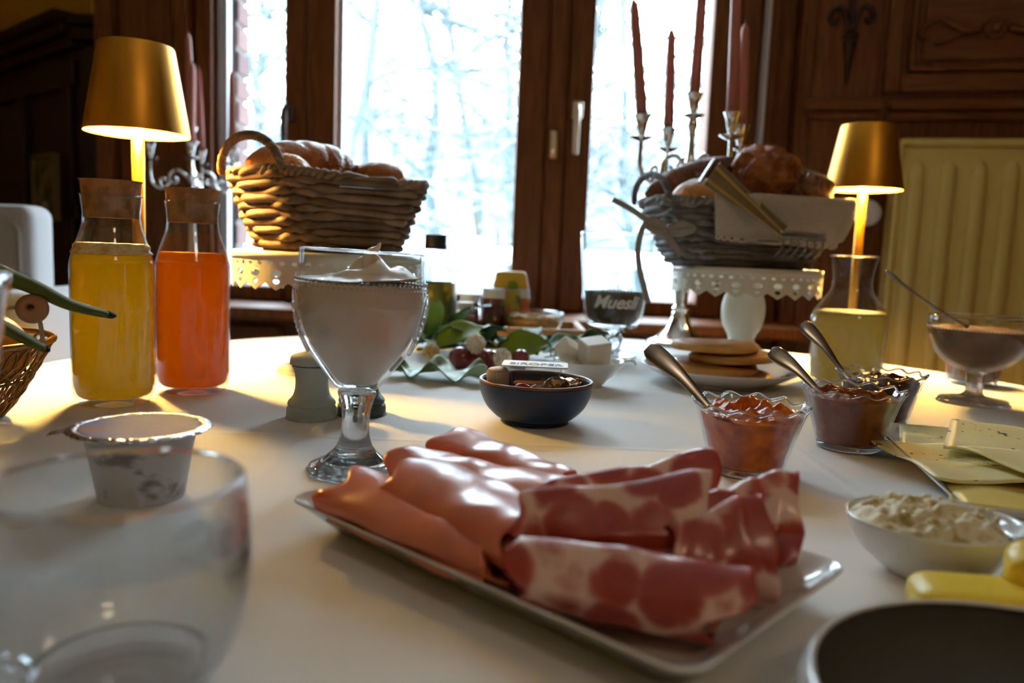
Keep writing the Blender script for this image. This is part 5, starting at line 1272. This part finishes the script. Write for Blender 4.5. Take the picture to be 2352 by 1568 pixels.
# honey bottle: flattened, tapering, yellow shoulders, fruit label
hb_ = thing('honey_bottle', 'squeeze bottle with yellow top and fruit label on the tray', 'bottle', (-.0060, 1.374, TZ+.010))
def hbody(z0, z1, w0, w1, d0, d1, r=.010):
    V, F = [], []; n = 28
    for a, b, z in ((w0, d0, z0), (w1, d1, z1)): V += [(x, y, z) for x, y in rrect(a, b, min(r, b*.95))]
    F = [tuple(range(n))[::-1], tuple(range(n, 2*n))]+[(k, (k+1) % n, n+(k+1) % n, n+k) for k in range(n)]
    return V, F
obj('lower_body', hbody(0, .062, .0370, .0345, .017, .0165), mat('honey_plastic', (.34, .09, .02), .25, coat=.4), hb_, bevel=.002, smooth=False)
obj('pale_band', hbody(.062, .078, .0345, .0325, .0165, .016), mat('pale_bottle_band', (.55, .56, .58), .4), hb_, smooth=False)
obj('shoulder', hbody(.078, .108, .0325, .0250, .016, .014), mat('yellow_plastic_top', (.62, .36, .03), .35, coat=.3), hb_, bevel=.004, smooth=False)
lb = obj('label', move(hbody(.022, .074, .0235, .0225, .0178, .0172)), mat('fruit_label', (.55, .40, .06), .4, c2=(.08, .20, .05), nscale=42, ramp=(.48, .56), detail=2), hb_, smooth=False)
obj('label_leaf', move(ball(1, 12, 8, (.010, .001, .007)), (.004, -.0172, .084), (0, .4, 0)), LG[1], lb)
obj('label_fruit', move(ball(1, 12, 8, (.011, .001, .008)), (-.004, -.0180, .040)), mat('fruit_print', (.65, .24, .02), .4), lb)
def jar(label, loc, r, h, cont, capm):
    t = thing('syrup_jar', label, 'jar', loc, 0, 'small jars on the tray')
    obj('glass', lathe(prof([(0, 0), (r*.92, 0), (r, .003), (r, h*.62), (r*.92, h*.74), (r*.80, h*.80), (r*.80, h*.84), (0, h*.84)], 3), 36), GLASS, t)
    obj('contents', lathe([(0, .001), (r*.9, .002), (r*.95, .005), (r*.95, h*.62), (0, h*.64)], 32), cont, t)
    obj('lid', lathe(prof([(0, h*.80), (r*.9, h*.80), (r*.92, h*.82), (r*.92, h*.985), (r*.88, h), (0, h)], 2), 36), capm, t, angle=50)
SYR = mat('dark_red_syrup', (.10, .018, .010), .15, coat=.5)
CAPW = mat('white_jar_lid', (.66, .70, .76), .35)
jar('dark syrup jar with white lid in front of the honey bottle', (-.0340, 1.335, TZ+.010), .0210, .078, SYR, CAPW)
jar('small jar of dark syrup at the left end of the tray', (-.0760, 1.365, TZ+.010), .0190, .066, SYR, CAPW)
jar('small jar of pale brown honey between two dark jars', (-.0800, 1.300, TZ+.010), .0160, .055, mat('pale_honey', (.36, .18, .06), .2, coat=.4), mat('pale_jar_lid', (.60, .60, .58), .35))
# cordial bottle with black cap and a ring handle
cbt = thing('cordial_bottle', 'clear cordial bottle with black cap, ring handle and green-yellow label', 'bottle', (-.1230, 1.215, TZ))
obj('glass', lathe(prof([(0, .001), (.030, 0), (.0335, .003), (.0340, .02), (.0340, .085), (.0320, .098), (.0220, .122), (.0165, .135), (.0150, .150), (.0150, .158), (.0138, .158), (.0138, .148), (.0205, .120), (.0308, .097), (.0328, .085), (.0328, .02), (.0, .006)], 4), 48), GLASS, cbt)
obj('cordial', lathe([(0, .0065), (.0305, .0075), (.0320, .020), (.0320, .083), (.0300, .090), (0, .090)], 40), mat('dark_green_cordial', (.035, .040, .008), .15, coat=.4), cbt)
obj('label', lathe([(.0345, .022), (.0345, .100), (.0335, .1005)], 48), mat('green_yellow_label', (.05, .065, .008), .45, c2=(.42, .34, .02), nscale=26, ramp=(.5, .6), detail=2), cbt)
obj('cap', lathe(prof([(0, .150), (.0175, .150), (.0178, .152), (.0176, .1575), (.0168, .158), (.0168, .171), (.0160, .173), (0, .173)], 2), 36), mat('black_screw_cap', (.012, .013, .014), .4), cbt, angle=50)
obj('ring_handle', tube([(.0295+.0125*math.cos(a), -.004, .131+.0150*math.sin(a)) for a in [2*PI*k/28 for k in range(28)]], .0032, 10, closed=True), SOLID, cbt)

# ================================================================= chairs and picture at the left
UPH = mat('pale_grey_upholstery', (.42, .41, .41), .85, sheen=.3, bump=.1, bscale=300)
ch = thing('armchair', 'pale grey upholstered chair at the left edge of the table', 'chair', (-1.145, 1.50, 0), 0)
obj('backrest', box(-.25, .245, -.04, .05, .40, .952), UPH, ch, bevel=.025, bseg=4, smooth=True)
obj('piping', tube([(p[0], -.040, .67+p[1]) for p in rrect(.225, .255, .03)], .004, 6, closed=True), UPH, ch)
obj('seat', box(-.25, .25, -.48, .0, .36, .47), UPH, ch, bevel=.03, bseg=4)
obj('armrest', box(.235, .345, -.20, .10, .40, .800), UPH, ch, bevel=.025, bseg=4)
for sx in (-.2, .2):
    for sy in (-.42, .02): obj('leg', box(sx-.02, sx+.02, sy-.02, sy+.02, 0, .40), WOODD, ch, smooth=False, bevel=.004)
pf = thing('framed_picture', 'small framed picture on the dark wainscot above the grey chair', 'picture', (-1.478, 2.515, .94), LA)
FRM = mat('dull_gilt_frame', (.20, .14, .05), .5, .3)
for bx_ in ((-.115, .075, -.02, 0, 0, .014), (-.115, .075, -.02, 0, .196, .210), (-.115, -.101, -.02, 0, .014, .196), (.061, .075, -.02, 0, .014, .196)): obj('frame_bar', box(*bx_), FRM, pf, smooth=False, bevel=.002)
obj('print', box(-.102, .062, -.012, -.004, .012, .198), mat('faded_print', (.05, .05, .03), .5, c2=(.22, .19, .10), nscale=16, ramp=(.45, .6)), pf, smooth=False)
obj('pale_motif', move(ball(1, 16, 10, (.030, .003, .018)), (-.02, -.013, .045)), mat('pale_motif_paint', (.42, .34, .26), .6), pf)
